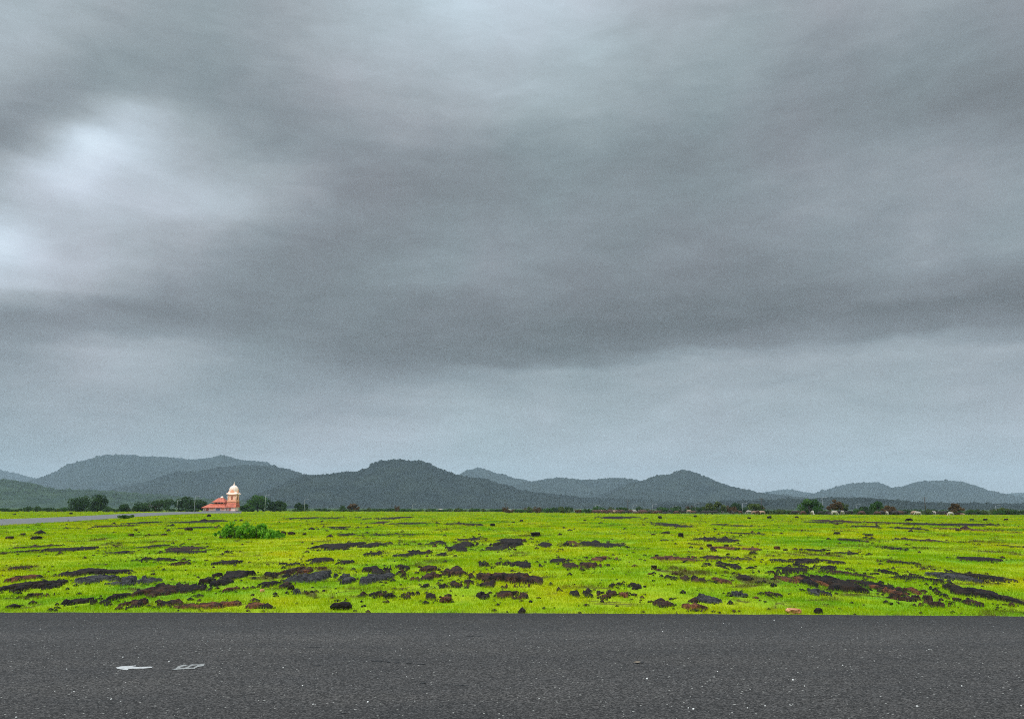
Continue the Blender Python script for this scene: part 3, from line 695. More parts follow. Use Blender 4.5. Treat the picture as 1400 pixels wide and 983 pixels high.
for (D, dep, sd, pts_) in CREST:
    xs = np.array([p[0] for p in pts_], float); ysr = np.array([p[1] for p in pts_], float)
    q = np.arange(xs[0], xs[-1] + 0.01, 2.0)
    # smooth interpolation of the crest
    yc = np.interp(q, xs, ysr); ker = np.array([1, 2, 3, 2, 1]) / 9.0
    yc = np.convolve(np.pad(yc, 2, mode='edge'), ker, mode='valid') + (fbm(q * 0.09 + sd, q * 0 + sd, 4) - 0.5) * 1.6
    Yc = D * (1 + 0.08 * (fbm(q * 0.012 + sd * 3, q * 0 + sd, 2) - 0.5))
    cr = np.array([at(a, b, yy_) for a, b, yy_ in zip(q, yc, Yc)])
    ts = np.concatenate([np.linspace(-1, 0, 46), np.linspace(0.1, 1, 9)])
    V = np.empty((len(q), len(ts), 3)); depth = D * dep
    for j, t in enumerate(ts):
        y = Yc + t * depth; pr = (0.5 * (1 + math.cos(math.pi * t))) ** 0.85
        spur = fbm(cr[:, 0] / (D * 0.035) + sd * 7, y / (D * 0.06) + sd, 4) - 0.5
        sharp = np.clip(abs(t) * 3.5, 0, 1) * (1 - abs(t)) 
        zz = cr[:, 2] * pr * (1 + 0.85 * spur * sharp) - 3 * abs(t) + (fbm(cr[:, 0] / 14.0, y / 14.0 + j, 2) - 0.5) * 3
        V[:, j] = np.stack([cr[:, 0] * (y / Yc) ** 0.5, y, zz], 1)
    nq, nt_ = V.shape[:2]
    i, j = np.meshgrid(np.arange(nq - 1), np.arange(nt_ - 1), indexing='ij'); a = (i * nt_ + j).ravel()
    tag(obj('hill', np_mesh('hill', V.reshape(-1, 3), np.stack([a, a + nt_, a + nt_ + 1, a + 1], 1), MAT['slope' if sd == 4 else 'hill'], smooth=True)), kind='structure')
    # trees: dense along the crest, thinner down the slope
    nT = int(len(q) * 9); ii = RNG.uniform(0, nq - 1.01, nT); jj = 45 - np.abs(RNG.normal(0, 9, nT)) ; jj = np.clip(jj, 1, 45.9)
    ncr = nT // 5; jj[:ncr] = 45 - RNG.uniform(0, 1.0, ncr)
    i0 = ii.astype(int); j0 = jj.astype(int); fi = (ii - i0)[:, None]; fj = (jj - j0)[:, None]
    P = (V[i0, j0] * (1 - fi) + V[i0 + 1, j0] * fi) * (1 - fj) + (V[i0, j0 + 1] * (1 - fi) + V[i0 + 1, j0 + 1] * fi) * fj
    r = RNG.gamma(4, 0.6, nT) * (D / 3200) ** 0.6 + 1.2
    v = ico[None] * r[:, None, None] * np.array([1.15, 1.15, 1.0]) * (1 + RNG.uniform(-.28, .28, (nT, len(ico), 1))) + P[:, None]
    TV.append((v, 1 if sd == 4 else 0))
for kk, mm, lab_ in ((0, 'hill', 'dark forest covering the hazy hills'), (1, 'slope', 'greener scattered woodland on the low slope at left')):
    tv = np.concatenate([q[0] for q in TV if q[1] == kk]); nT = len(tv)
    FT = (icf[None] + (np.arange(nT) * len(ico))[:, None, None]).reshape(-1, 3)
    tag(obj('forest', np_mesh('forest', tv.reshape(-1, 3), FT, MAT[mm], smooth=False)), lab_, 'forest', kind='stuff')

# ------------------------------------------------------------------ trees and bushes
def leaves(centres, spread, n, size, seed):
    rg = np.random.default_rng(seed)
    k = rg.integers(0, len(centres), n); c = np.array([q[:3] for q in centres]); rr = np.array([q[3] for q in centres])
    d = rg.normal(0, 1, (n, 3)); d /= np.linalg.norm(d, axis=1)[:, None]
    p = c[k] + d * (rr[k] * rg.uniform(0.35, 1.05, n) ** 0.5)[:, None] * np.array([1, 1, spread])
    a = rg.normal(0, 1, (n, 3)); a /= np.linalg.norm(a, axis=1)[:, None]
    b = np.cross(a, rg.normal(0, 1, (n, 3))); b /= np.linalg.norm(b, axis=1)[:, None]
    s = (size * rg.uniform(0.6, 1.5, n))[:, None]
    v = np.stack([p - a * s, p + b * s * 0.45, p + a * s, p - b * s * 0.45], 1)
    cl = rg.random(len(centres))
    rnd = np.clip(cl[k] * 0.7 + rg.random(n) * 0.5 - 0.1, 0, 1)
    return v.reshape(-1, 3), np.arange(n * 4).reshape(-1, 4), np.repeat(rnd, 4)
def tree(px0, px1, ytop, ybase, kind, shape, seed, Y, name='tree', nl=3600):
    """A trunk with limbs and a crown of leaf clumps, Y metres away."""
    rnd = random.Random(seed)
    pc = (px0 + px1) / 2; base = at(pc, ybase, Y); base[2] = -0.03
    W = (px1 - px0) / F * Y * 1.12; H = at(pc, ytop, Y)[2] * 1.15
    root = bpy.data.objects.new(name, None); COL.objects.link(root); root.location = base
    cs = []
    nc = {'round': 26, 'umbrella': 20, 'bush': 14, 'airy': 22}[shape]
    for i in range(nc):
        a = rnd.uniform(0, 6.283); q = rnd.random() ** 0.55
        if shape == 'umbrella': z = H * (0.62 + 0.24 * (1 - q * q) + rnd.uniform(-.09, .07)); r = W * rnd.uniform(.09, .16)
        elif shape == 'bush': z = H * rnd.uniform(0.12, 0.78) * (1 - 0.45 * q * q); r = W * rnd.uniform(.13, .2)
        elif shape == 'airy': z = H * (0.30 + 0.58 * rnd.random() * (1 - 0.5 * q * q)); r = W * rnd.uniform(.06, .13)
        else: z = H * (0.16 + 0.66 * rnd.random() * (1 - 0.35 * q * q)); r = W * rnd.uniform(.14, .22)
        r = min(r, H * 0.26, max(0.2, H - z)); rad = max(0, W / 2 - r)
        cs.append((math.cos(a) * q * rad, math.sin(a) * q * rad, z, r))
    mb = MB(); t = max(0.06, H * 0.035); fork = H * (0.16 if shape == 'bush' else 0.3)
    lean = rnd.uniform(-.05, .05) * H
    mb.tube([(0, 0, 0), (lean * .4, 0, fork * .5), (lean, 0, fork)], [t * 1.3, t, t * .85], 8)
    for c in cs[::2]:
        e = Vector(c[:3]); s = Vector((lean, 0, fork)); mid = s.lerp(e, 0.5) + Vector((rnd.uniform(-.1, .1) * W, rnd.uniform(-.1, .1) * W, 0.04 * H))
        mb.tube([s, mid, e], [t * .6, t * .35, t * .12], 6)
    mb.build('trunk', MAT['bark'], root, True)
    size = max(0.10, 0.0009 * Y)
    v, f, at_ = leaves(cs, 0.75, nl, size, seed)
    obj('crown', np_mesh('crown', v, f, MAT['leaf_' + kind], {'rnd': at_}), root)
    return root
TREES = [ # x0,x1,ytop,ybase,leaf,shape,Y,label
 (94,125,677,699,'dark','round',285,'taller broad dark tree, left one of the round pair beyond the lane'),
 (121,145,677,699,'dark','round',292,'dark round tree, right one of the pair beyond the lane'),
 (163,202,685,699.2,'dark','bush',300,'low wide dark tree standing just right of a gap after the round pair'),
 (186,238,682,699,'dark','round',310,'wide dark tree between the low tree and the first pale lamp post'),
 (239,268,680,699,'dark','round',325,'dark tree behind the two pale lamp posts beside the temple'),
 (258,283,684,699,'dark','round',335,'dark tree touching the left end of the temple roof'),
 (326,350,688,698.5,'green','bush',330,'low green bush tree against the right wall of the temple'),
 (338,367,676,698.5,'green','round',335,'tall round green tree right of the temple beside a pole'),
 (358,390,684,698.5,'dark','round',340,'dark sloping tree at the right end of the temple grove'),
 (403,421,687,698.5,'dark','airy',345,'thin grey green tree behind a slim pole right of the temple grove'),
 (474,491,689,698.5,'brown','airy',350,'brownish leafless bush tree by a white cow in the distance'),
 (964,991,686,702,'olive','airy',262,'ragged olive tree behind the middle of the herd'),
 (999,1014,688,702,'dark','round',300,'dim dark tree near a pale lamp post behind the herd'),
 (1019,1044,690,702,'olive','umbrella',240,'flat olive thorn tree above the tan cows'),
 (1090,1125,683.5,703.5,'green','round',232,'tallest green flat topped tree above the cattle'),
 (1131,1152,683,703.5,'brown','airy',226,'reddish brown sparse tree above white cows'),
 (1145,1163,686,703.5,'olive','airy',240,'pale olive tree leaning behind the reddish brown tree'),
 (1173,1189,692,703,'dark','bush',235,'low dark thorny tree between the reddish tree and the green tree'),
 (1190,1212,686,703.5,'green','round',240,'mid green tree left of the brown thorny bush'),
 (1207,1228,691,703.5,'brown','bush',226,'brown thorny bush tree beside black cows'),
 (1298,1317,688.5,703.8,'brown','airy',226,'olive brown tree behind the large white cow at the far right'),
 (1362,1382,693,703.5,'olive','bush',240,'low olive bush beside a thin pale post at the right end'),
]
for i, (a, b, c, d, kd, shp, Y, lab) in enumerate(TREES):
    tag(tree(a, b, c, d, kd, shp, 100 + i, Y), lab, 'tree', 'trees along the far edge of the pasture')
# scrub bushes: one mesh each, copied
protos = []
for k, (kd, col) in enumerate((('dark', 0), ('green', 0), ('olive', 0), ('brown', 0), ('dark', 1), ('green', 1))):
    rg = random.Random(50 + k)
    cs = [(rg.uniform(-.9, .9), rg.uniform(-.5, .5), rg.uniform(.25, .62) , rg.uniform(.26, .42)) for _ in range(10)]
    v, f, a_ = leaves(cs, 0.8, 520, 0.10, 50 + k)
    mb = MB()
    for c in cs: mb.tube([(c[0] * .2, c[1] * .2, -.05), (c[0] * .6, c[1] * .6, c[2] * .5), c[:3]], [.05, .035, .012], 5)
    sv = np.array(mb.v); sf = [q for q in mb.f if len(q) == 4]
    V = np.concatenate([v, sv]); Fq = np.concatenate([f, np.array(sf) + len(v)])
    fm = np.concatenate([np.zeros(len(f)), np.ones(len(sf))])
    protos.append((kd, np_mesh('scrub_bush', V, Fq, [MAT['leaf_' + kd], MAT['bark']], {'rnd': np.concatenate([a_, np.full(len(sv), .5)])}, fmat=fm)))
CNK = {'dark': 'dark green', 'green': 'green', 'olive': 'olive', 'brown': 'brown'}
def scrub(px, ytop, ybase, wpx, kd, Y):
    cand = [q for q in protos if q[0] == kd]; me = random.choice(cand)[1]
    p = at(px, ybase, Y); H = max(0.5, at(px, ytop, Y)[2])
    o = obj('scrub_bush', me, loc=(p[0], Y, -0.05)); W = wpx / F * Y
    o.scale = (W / 2.3 * random.choice([-1, 1]), W / 2.3, H / 0.95); 
    side = 'left of the temple' if px < 300 else 'between the temple and the herd' if px < 690 else 'behind the middle of the herd' if px < 1040 else 'behind the right part of the herd'
    tag(o, cat='bush', group='scrub bushes along the far edge of the pasture')
    TOLABEL.append((o, (f'{CNK[kd]} scrub bush {side}', f'{CNK[kd]} scrub bushes {side}'), px))
for (px, yt, wpx, kd) in ((4,693,16,'dark'),(18,695.5,14,'dark'),(38,690.5,13,'dark'),(50,690.5,13,'dark'),(65,692,14,'dark'),(76,694,10,'olive'),(86,692.5,14,'green'),(147,691.5,16,'dark'),(157,694,12,'dark')):
    scrub(px, yt, 699.3, wpx, kd, 280 + random.uniform(-8, 8))
for px in np.arange(-4, 275, 9.0):
    scrub(px + random.uniform(-3, 3), random.uniform(692.5, 696.0), 699.3, random.uniform(10, 19), random.choice(['dark', 'dark', 'olive']), random.uniform(305, 340))
for px in np.arange(392, 690, 6.6):
    scrub(px + random.uniform(-3, 3), random.uniform(693.2, 696.4), 698.6, random.uniform(9, 17), random.choice(['green', 'dark', 'green', 'dark', 'olive']), random.uniform(345, 385))
scrub(542, 689.5, 698.6, 9, 'brown', 340); scrub(468, 689, 698.6, 9, 'dark', 345)
for px in np.arange(690, 1040, 7.4):
    scrub(px + random.uniform(-3, 3), random.uniform(690.5, 695.5) - (1 if px > 900 else 0), 700, random.uniform(10, 20), random.choice(['dark', 'brown', 'dark', 'green', 'olive']), random.uniform(262, 330))
for px in np.arange(1040, 1412, 7.2):
    scrub(px + random.uniform(-3, 3), random.uniform(693.5, 697.5), 702, random.uniform(11, 20), random.choice(['dark', 'green', 'green', 'dark', 'olive']), random.uniform(226, 262))

# the bright green bush in the middle distance
def big_bush():
    Y = 43.5; c = at(342, 733, Y); s = Y / F
    root = bpy.data.objects.new('leafy_bush', None); COL.objects.link(root); root.location = (c[0], Y, float(gh(c[0], Y)))
    tag(root, 'wide bright green leafy bush growing among brown stones in the pasture', 'bush')
    rg = random.Random(4); cs = []
    prof = [(-40, 9), (-30, 15), (-20, 17), (-10, 16), (0, 17), (8, 20), (15, 17), (24, 12), (33, 8), (40, 4)]
    for i in range(190):
        u = rg.uniform(-41, 41); hm = np.interp(u, [p[0] for p in prof], [p[1] for p in prof]) * s
        r = rg.uniform(.05, .14); z = rg.uniform(.05, max(.1, hm * rg.choice([.9, 1.1, 1.3]) - r * 0.4)); r = min(r, hm * .5)
        cs.append((u * s, rg.uniform(-.75, .75), z, r))
    v, f, a_ = leaves(cs, 1.0, 9000, 0.065, 77)
    obj('foliage', np_mesh('foliage', v, f, MAT['leaf_bush'], {'rnd': a_}), root)
    mb = MB()
    for cc in cs[::2]:
        b0 = Vector((cc[0] * .8, cc[1] * .7, -.02)); e = Vector(cc[:3]); mb.tube([b0, b0.lerp(e, .5) + Vector((rg.uniform(-.05, .05), 0, 0)), e], [.014, .01, .005], 5)
    mb.build('stems', MAT['bark'], root, True)
big_bush()
def low_weeds(px, py, wpx, hpx, kd, label, seed):
    p = gp(px, py, -.02); s = p[1] / F; rg = random.Random(seed)
    cs = [(rg.uniform(-.5, .5) * wpx * s, rg.uniform(-.3, .3) * wpx * s, rg.uniform(.2, .7) * hpx * s, hpx * s * .35) for _ in range(14)]
    v, f, a_ = leaves(cs, 0.9, 1200, 0.03 * max(1, p[1] / 40), seed)
    tag(obj('weed_clump', np_mesh('weed_clump', v, f, MAT['leaf_' + kd], {'rnd': a_}), loc=(p[0], p[1], float(gh(p[0], p[1])))), label, 'weeds')
low_weeds(372, 733.5, 26, 7, 'olive', 'low olive weeds between the leafy bush and the brown stones', 21)
low_weeds(330, 736, 40, 6, 'olive', 'pale weeds along the foot of the bright leafy bush', 22)
low_weeds(172, 709.5, 16, 6, 'green', 'green weed clump beside the lane before the temple', 23)

# ------------------------------------------------------------------ temple
def mtile(nt, b, pos):
    wv = nt.new('ShaderNodeTexWave', wave_type='BANDS', bands_direction='X'); nt.put(wv, 'Vector', pos); nt.put(wv, 'Scale', 1.1); nt.put(wv, 'Distortion', 1.0)
    n = nt.maprange(nt.noise(pos, 1.1, 6, 0.8), 0.35, 0.65)
    c = nt.mix(n, (0.20, 0.020, 0.010), (0.60, 0.13, 0.055)); c = nt.mix(nt.math('MULTIPLY', wv.outputs['Fac'], 0.4), c, (0.55, 0.17, 0.09))
    nt.put(b, 'Base Color', c); nt.put(b, 'Roughness', 0.6); nt.put(b, 'Normal', nt.bump(wv.outputs['Fac'], 0.8, 0.05))
MAT.update({
 'tile': material('red_roof_tile', mtile),
 'peach': material('peach_wall', plain((0.84, 0.42, 0.26), (0.90, 0.56, 0.38), 1.2)),
 'cream': material('cream_wall', plain((0.85, 0.54, 0.42), (0.90, 0.68, 0.57), 0.9)),
 'orangewall': material('orange_wall', plain((0.80, 0.30, 0.15), (0.90, 0.45, 0.28), 1.2)),
 'domecream': material('dome_cream', plain((0.74, 0.50, 0.38), (0.88, 0.70, 0.60), 1.5)),
 'trim': material('deep_red_trim', plain((0.26, 0.05, 0.03), (0.42, 0.10, 0.05), 2.0)),
 'door': material('blue_grey_door', plain((0.14, 0.16, 0.22), (0.24, 0.26, 0.32), 1.0)),
 'plinth': material('stone_plinth', plain((0.14, 0.13, 0.13), (0.26, 0.25, 0.24), 1.0)),
 'opening': material('dark_opening', plain((0.02, 0.015, 0.015), (0.05, 0.03, 0.03), 1.0)),
})
def temple():
    Y = 318.0; c = at(302, 699, Y); k = Y / F
    root = bpy.data.objects.new('temple', None); COL.objects.link(root); root.location = (c[0], Y, 0.0)
    tag(root, 'small orange and cream temple with red tiled roofs and a domed tower', 'temple')
    X = lambda px: (px - 302) * k
    Z = lambda py: (699.4 - py) * k
    MB().box(X(276.5), X(322.2), -.45, 7.6, -.4, Z(698.3)).build('plinth', MAT['plinth'], root)
    hall = MB().box(X(284), X(308.5), 0, 7, Z(698.3), Z(693.4)); hall.build('hall_wall', MAT['cream'], root)
    MB().box(X(314), X(321.3), -.2, 3.4, Z(698.3), Z(692.6)).box(X(308.5), X(314), .5, 5, Z(698.3), Z(693.2)).build('tower_base_wall', MAT['cream'], root)
    for px in (278.9, 281.4, 284.2):
        MB().tube([(X(px), .1, Z(698.3)), (X(px), .1, Z(693.6))], [.22, .19], 10).build('pillar', MAT['cream'], root, True)
    MB().box(X(278.6), X(284), 1.2, 8, Z(698.3), Z(693.8)).build('porch_wall', MAT['orangewall'], root)
    for px in (284.4, 314.3):
        MB().box(X(px) - .22, X(px) + .22, -.26, -.0, Z(698.3), Z(693.5)).build('pilaster', MAT['trim'], root)
    d = MB().box(X(295.2), X(300.6), -.08, -.003, Z(698.3), Z(694.3)).build('door', MAT['door'], root)
    for px in (289.6, 304.5):
        w_ = MB().box(X(px) - .5, X(px) + .5, -.05, -.003, Z(697.2), Z(695)).build('window', MAT['orangewall'], root)
    # lower roofs
    lo = MB().frustum((X(276.6), X(309.2), -1.0, 8), (X(284.5), X(304.5), 1.9, 5.6), Z(694), Z(688.8)); lo.build('lower_roof', MAT['tile'], root)
    MB().box(X(276.6), X(309.2), -1.0, -.92, Z(694.6), Z(694.02)).build('eave_board', MAT['trim'], root)
    # clerestory and upper roof
    MB().box(X(289), X(303.5), 2.2, 5.4, Z(689.3), Z(686.2)).build('clerestory', MAT['orangewall'], root)
    for px in (291.6, 295.6, 299.6):
        MB().box(X(px) - .48, X(px) + .48, 2.14, 2.197, Z(688.6), Z(686.7)).build('vent_opening', MAT['opening'], root)
    MB().frustum((X(286.9), X(305.2), 1.2, 6.2), (X(293.5), X(300.0), 3.2, 4.2), Z(686.9), Z(681.2)).build('upper_roof', MAT['tile'], root)
    MB().lathe([(.62, Z(681.4)), (.7, Z(680.8)), (.55, Z(680.2)), (.3, Z(679.3)), (.05, Z(678.6))], 12, (X(297.8), 3.7)).build('roof_finial', MAT['domecream'], root, True)
    # tower
    tx, ty = X(315.0), 2.2; hw = 1.55
    MB().frustum((X(308.6), X(322.6), -.7, 4.3), (tx - hw - .2, tx + hw + .2, ty - hw - .2, ty + hw + .2), Z(693.4), Z(687.4)).build('tower_skirt_roof', MAT['tile'], root)
    MB().box(X(308.6), X(322.6), -.7, -.62, Z(694), Z(693.42)).build('eave_board', MAT['trim'], root)
    MB().box(tx - hw - .25, tx + hw + .25, ty - hw - .25, ty + hw + .25, Z(687.6), Z(684.9)).build('tower_band', MAT['orangewall'], root)
    MB().box(tx - hw - .4, tx + hw + .4, ty - hw - .4, ty + hw + .4, Z(686.4), Z(685.9)).build('tower_ledge', MAT['trim'], root)
    MB().box(tx - hw, tx + hw, ty - hw, ty + hw, Z(684.9), Z(677)).build('tower_shaft', MAT['orangewall'], root)
    for sx in (-1, 1):
        for sy in (-1, 1):
            MB().tube([(tx + sx * (hw + .02), ty + sy * (hw + .02), Z(684.9)), (tx + sx * (hw + .02), ty + sy * (hw + .02), Z(677))], [.17, .17], 8).build('corner_column', MAT['cream'], root, True)
    for ddx in (-.72, .72):
        MB().box(tx + ddx - .44, tx + ddx + .44, ty - hw - .05, ty - hw - .003, Z(684.3), Z(678.2)).build('tower_panel', MAT['peach'], root)
    f = MB().box(tx - .27, tx + .27, ty - hw - .12, ty - hw - .055, Z(683.4), Z(678.8)).build('tower_window', MAT['trim'], root)
    MB().box(tx + hw + .003, tx + hw + .05, ty - .7, ty + .7, Z(684.3), Z(678.2)).build('tower_panel', MAT['peach'], root)
    MB().box(tx + hw + .055, tx + hw + .12, ty - .3, ty + .3, Z(683.4), Z(678.8)).build('tower_window', MAT['trim'], root)
    # flared cornice with upturned corners
    mb = MB(); n = 16; e = 2.2; vs = []
    ring = lambda half, z, lift: [(tx + half * a, ty + half * b, z + lift * (max(0, abs(a) + abs(b) - 1)) ** 2) for a, b in
            [(-1 + 2 * i / 4, -1) for i in range(4)] + [(1, -1 + 2 * i / 4) for i in range(4)] + [(1 - 2 * i / 4, 1) for i in range(4)] + [(-1, 1 - 2 * i / 4) for i in range(4)]]
    rs = [ring(hw + .1, Z(677.3), 0), ring(e, Z(676.7), .25), ring(e, Z(676.2), .3), ring(hw + .2, Z(674.6), 0), ring(hw + .05, Z(673.2), 0)]
    for r_ in rs: vs += r_
    fs = [(i * n + q, i * n + (q + 1) % n, (i + 1) * n + (q + 1) % n, (i + 1) * n + q) for i in range(4) for q in range(n)] + [tuple(range(n))[::-1], tuple(4 * n + q for q in range(n))]
    mb.add(vs, fs).build('cornice', MAT['cream'], root)
    # gabled arches round the dome foot
    for a in range(4):
        ca, sa = math.cos(a * math.pi / 2), math.sin(a * math.pi / 2)
        pr = [(-.75, 0), (.75, 0), (.7, .5), (.35, 1.0), (0, 1.3), (-.35, 1.0), (-.7, .5)]
        vs = []
        for dd in (1.2, 1.78):
            for (u, z) in pr: vs.append((tx + u * ca + dd * sa, ty + u * sa - dd * ca, Z(674.3) + z))
        m = len(pr); fs = [tuple(range(m)), tuple(m + q for q in range(m))[::-1]] + [(q, m + q, m + (q + 1) % m, (q + 1) % m) for q in range(m)]
        MB().add(vs, fs).build('arched_gable', MAT['orangewall'], root)
    dm = MB().lathe([(1.60, Z(673.6)), (1.70, Z(672.2)), (1.74, Z(670.6)), (1.68, Z(668.9)), (1.46, Z(667.2)), (1.10, Z(665.8)), (.68, Z(664.7)), (.3, Z(664.1))], 24, (tx, ty), 0.035)
    dome = dm.build('dome', MAT['domecream'], root, False)
    MB().lathe([(.42, Z(664.5)), (.46, Z(664.1)), (.26, Z(663.6)), (.32, Z(663.0)), (.14, Z(662.3)), (.09, Z(661.4)), (.05, Z(659.8))], 12, (tx, ty)).build('finial', MAT['domecream'], dome, True)
temple()
def lump(px, py, wpx, hpx, Y): pass

# ------------------------------------------------------------------ poles and lamps
def lamp_post(px, ytop, Y, side=1, head=True):
    p = at(px, 699, Y); H = at(px, ytop, Y)[2]
    root = bpy.data.objects.new('street_lamp', None); COL.objects.link(root); root.location = (p[0], Y, 0)
    MB().tube([(0, 0, -.1), (0, 0, H * .6), (0, 0, H)], [.085, .065, .045], 10).build('pole', MAT['pole'], root, True)
    MB().tube([(0, 0, H - .05), (side * .5, 0, H + .12), (side * 1.1, 0, H + .16)], [.035, .03, .03], 6).build('arm', MAT['pole'], root, True)
    MB().frustum((side * 1.25 - .24, side * 1.25 + .24, -.11, .11), (side * 1.25 - .15, side * 1.25 + .15, -.07, .07), H + .08, H + .18).build('lamp_head', MAT['lamp'], root)
    tag(root, cat='lamp post', group='pale lamp posts along the far road'); return root
for px, yt, Y, lab in ((241.5,684,300,'pale lamp post standing left of the taller one before dark trees'),(265.5,678.5,262,'taller pale lamp post just left of the temple'),
    (362,677,300,'pale lamp post in front of the green trees right of the temple'),(416,683,320,'faint pale lamp post among thin trees right of the temple grove'),
    (564,689.5,380,'short distant pale lamp post before the dark hill'),
    (814.5,690.5,300,'leftmost pale lamp post rising from the brown herd'),(865.5,691,300,'pale lamp post just right of the dark pole in the herd'),
    (892.5,689.5,290,'pale lamp post over the right half of the brown herd'),(920,692,300,'short pale lamp post after the end of the brown herd'),
    (950.5,688.5,272,'pale lamp post with its arm standing left of the ragged olive tree'),(1015.5,688,262,'pale lamp post left of the flat olive thorn tree'),
    (1125,680,262,'tall pale lamp post between the green tree and the reddish tree'),(1171,690,262,'faint pale lamp post right of the pale olive tree'),
    (1362,691.5,235,'thin pale lamp post alone near the right end of the pasture')):
    lamp_post(px, yt, Y)['label'] = lab
def utility(px, ytop, Y, lab):
    p = at(px, 699, Y); H = at(px, ytop, Y)[2]
    root = bpy.data.objects.new('utility_pole', None); COL.objects.link(root); root.location = (p[0], Y, 0)
    MB().tube([(0, 0, -.1), (0, 0, H)], [.16, .11], 10).build('pole', MAT['darkpole'], root, True)
    MB().box(-.7, .7, -.06, .06, H - .55, H - .43).build('crossarm', MAT['darkpole'], root)
    for dx in (-.6, 0, .6): MB().tube([(dx, 0, H - .43), (dx, 0, H - .2)], [.05, .04], 6).build('insulator', MAT['pole'], root, True)
    tag(root, lab, 'utility pole', 'dark utility poles behind the herd')
utility(691.5, 687, 330, 'short dark utility pole at the left start of the herd')
utility(858.5, 683, 262, 'dark utility pole in the middle of the brown herd')
utility(1041.5, 680, 240, 'dark utility pole rising beside the tan cows')
utility(1265.5, 679, 222, 'tallest dark utility pole standing alone between trees at right')

# ------------------------------------------------------------------ cattle
def cow_mesh(pose):
    import bmesh
    # x: head end positive; z up; one vertex per joint
    J = {'pelvis': (-.62, 0, 1.12, .27, .30), 'loin': (-.2, 0, 1.10, .31, .36), 'chest': (.32, 0, 1.08, .30, .38), 'wither': (.62, 0, 1.14, .22, .30), 'rump': (-.85, 0, 1.08, .20, .22)}
    E = [('pelvis', 'loin'), ('loin', 'chest'), ('chest', 'wither'), ('pelvis', 'rump')]
    if pose == 'graze': nk = [('n1', (.92, 0, .88, .17, .19)), ('n2', (1.14, 0, .55, .12, .13)), ('h1', (1.22, 0, .36, .12, .13)), ('h2', (1.32, 0, .14, .07, .08))]
    elif pose == 'lie': nk = [('n1', (.86, 0, 1.34, .16, .18)), ('n2', (1.02, 0, 1.55, .12, .13)), ('h1', (1.16, 0, 1.62, .12, .13)), ('h2', (1.42, 0, 1.46, .07, .08))]
    else: nk = [('n1', (.90, 0, 1.24, .17, .20)), ('n2', (1.10, 0, 1.38, .12, .14)), ('h1', (1.25, 0, 1.44, .12, .13)), ('h2', (1.52, 0, 1.28, .07, .08))]
    prev = 'wither'
    for n_, d in nk: J[n_] = d; E.append((prev, n_)); prev = n_
    for s in (-1, 1):
        J[f'e{s}'] = (nk[2][1][0] - .05, s * .24, nk[2][1][2] + .04, .035, .05); E.append(('h1', f'e{s}'))
        if pose == 'lie':
            J[f'f1{s}'] = (.50, s * .22, .85, .13, .13); J[f'f2{s}'] = (.72, s * .30, .68, .07, .07); J[f'f3{s}'] = (.45, s * .30, .64, .05, .05)
            J[f'r1{s}'] = (-.62, s * .26, .86, .16, .18); J[f'r2{s}'] = (-.30, s * .36, .72, .09, .09); J[f'r3{s}'] = (-.62, s * .38, .64, .05, .05)
            E += [('chest', f'f1{s}'), (f'f1{s}', f'f2{s}'), (f'f2{s}', f'f3{s}'), ('pelvis', f'r1{s}'), (f'r1{s}', f'r2{s}'), (f'r2{s}', f'r3{s}')]
        else:
            st = .10 * s
            J[f'f1{s}'] = (.48, s * .17, .78, .12, .13); J[f'f2{s}'] = (.50 + st, s * .17, .42, .065, .07); J[f'f3{s}'] = (.50 + st * 1.4, s * .17, .05, .05, .055)
            J[f'r1{s}'] = (-.66, s * .18, .84, .15, .18); J[f'r2{s}'] = (-.84 - st * .6, s * .18, .50, .07, .08); J[f'r3{s}'] = (-.76 - st, s * .18, .05, .05, .055)
            E += [('chest', f'f1{s}'), (f'f1{s}', f'f2{s}'), (f'f2{s}', f'f3{s}'), ('pelvis', f'r1{s}'), (f'r1{s}', f'r2{s}'), (f'r2{s}', f'r3{s}')]
    J['t1'] = (-1.02, 0, .95, .03, .03); J['t2'] = (-1.03, 0, .50, .04, .04); E += [('rump', 't1'), ('t1', 't2')]
    names = list(J); me = bpy.data.meshes.new('tmp')
    me.from_pydata([J[n_][:3] for n_ in names], [(names.index(a), names.index(b)) for a, b in E], [])
    o = bpy.data.objects.new('tmp', me); COL.objects.link(o)
    o.modifiers.new('s', 'SKIN'); 
    if not me.skin_vertices:
        bpy.context.view_layer.objects.active = o; o.select_set(True)
        bpy.ops.mesh.customdata_skin_add()
    for n_, sv in zip(names, me.skin_vertices[0].data): sv.radius = J[n_][3:5]; sv.use_root = (n_ == 'pelvis')
    ss = o.modifiers.new('b', 'SUBSURF'); ss.levels = 1; ss.render_levels = 1
    ev = o.evaluated_get(bpy.context.evaluated_depsgraph_get()); out = bpy.data.meshes.new_from_object(ev)
    bpy.data.objects.remove(o); out.name = 'cow'
    if pose == 'lie':
        for v in out.vertices: v.co.z -= .58
    out.polygons.foreach_set('use_smooth', np.ones(len(out.polygons), bool))
    hp = nk[2][1]; hz = hp[2] - (.58 if pose == 'lie' else 0)
    return out, (hp[0], hz)
HIDE = {
 'white': material('hide_white', plain((0.22, 0.19, 0.155), (0.44, 0.385, 0.32), 1.6)),
 'tan': material('hide_tan', plain((0.22, 0.13, 0.085), (0.36, 0.24, 0.16), 1.8)),
 'brown': material('hide_brown', plain((0.045, 0.019, 0.014), (0.095, 0.042, 0.028), 1.8)),
 'black': material('hide_black', plain((0.012, 0.011, 0.011), (0.035, 0.028, 0.025), 1.8)),
}
MAT['horn'] = material('horn', plain((0.10, 0.09, 0.08), (0.2, 0.18, 0.15), 5.0))
COWM = {p: cow_mesh(p) for p in ('stand', 'graze', 'lie')}
HORN = {}
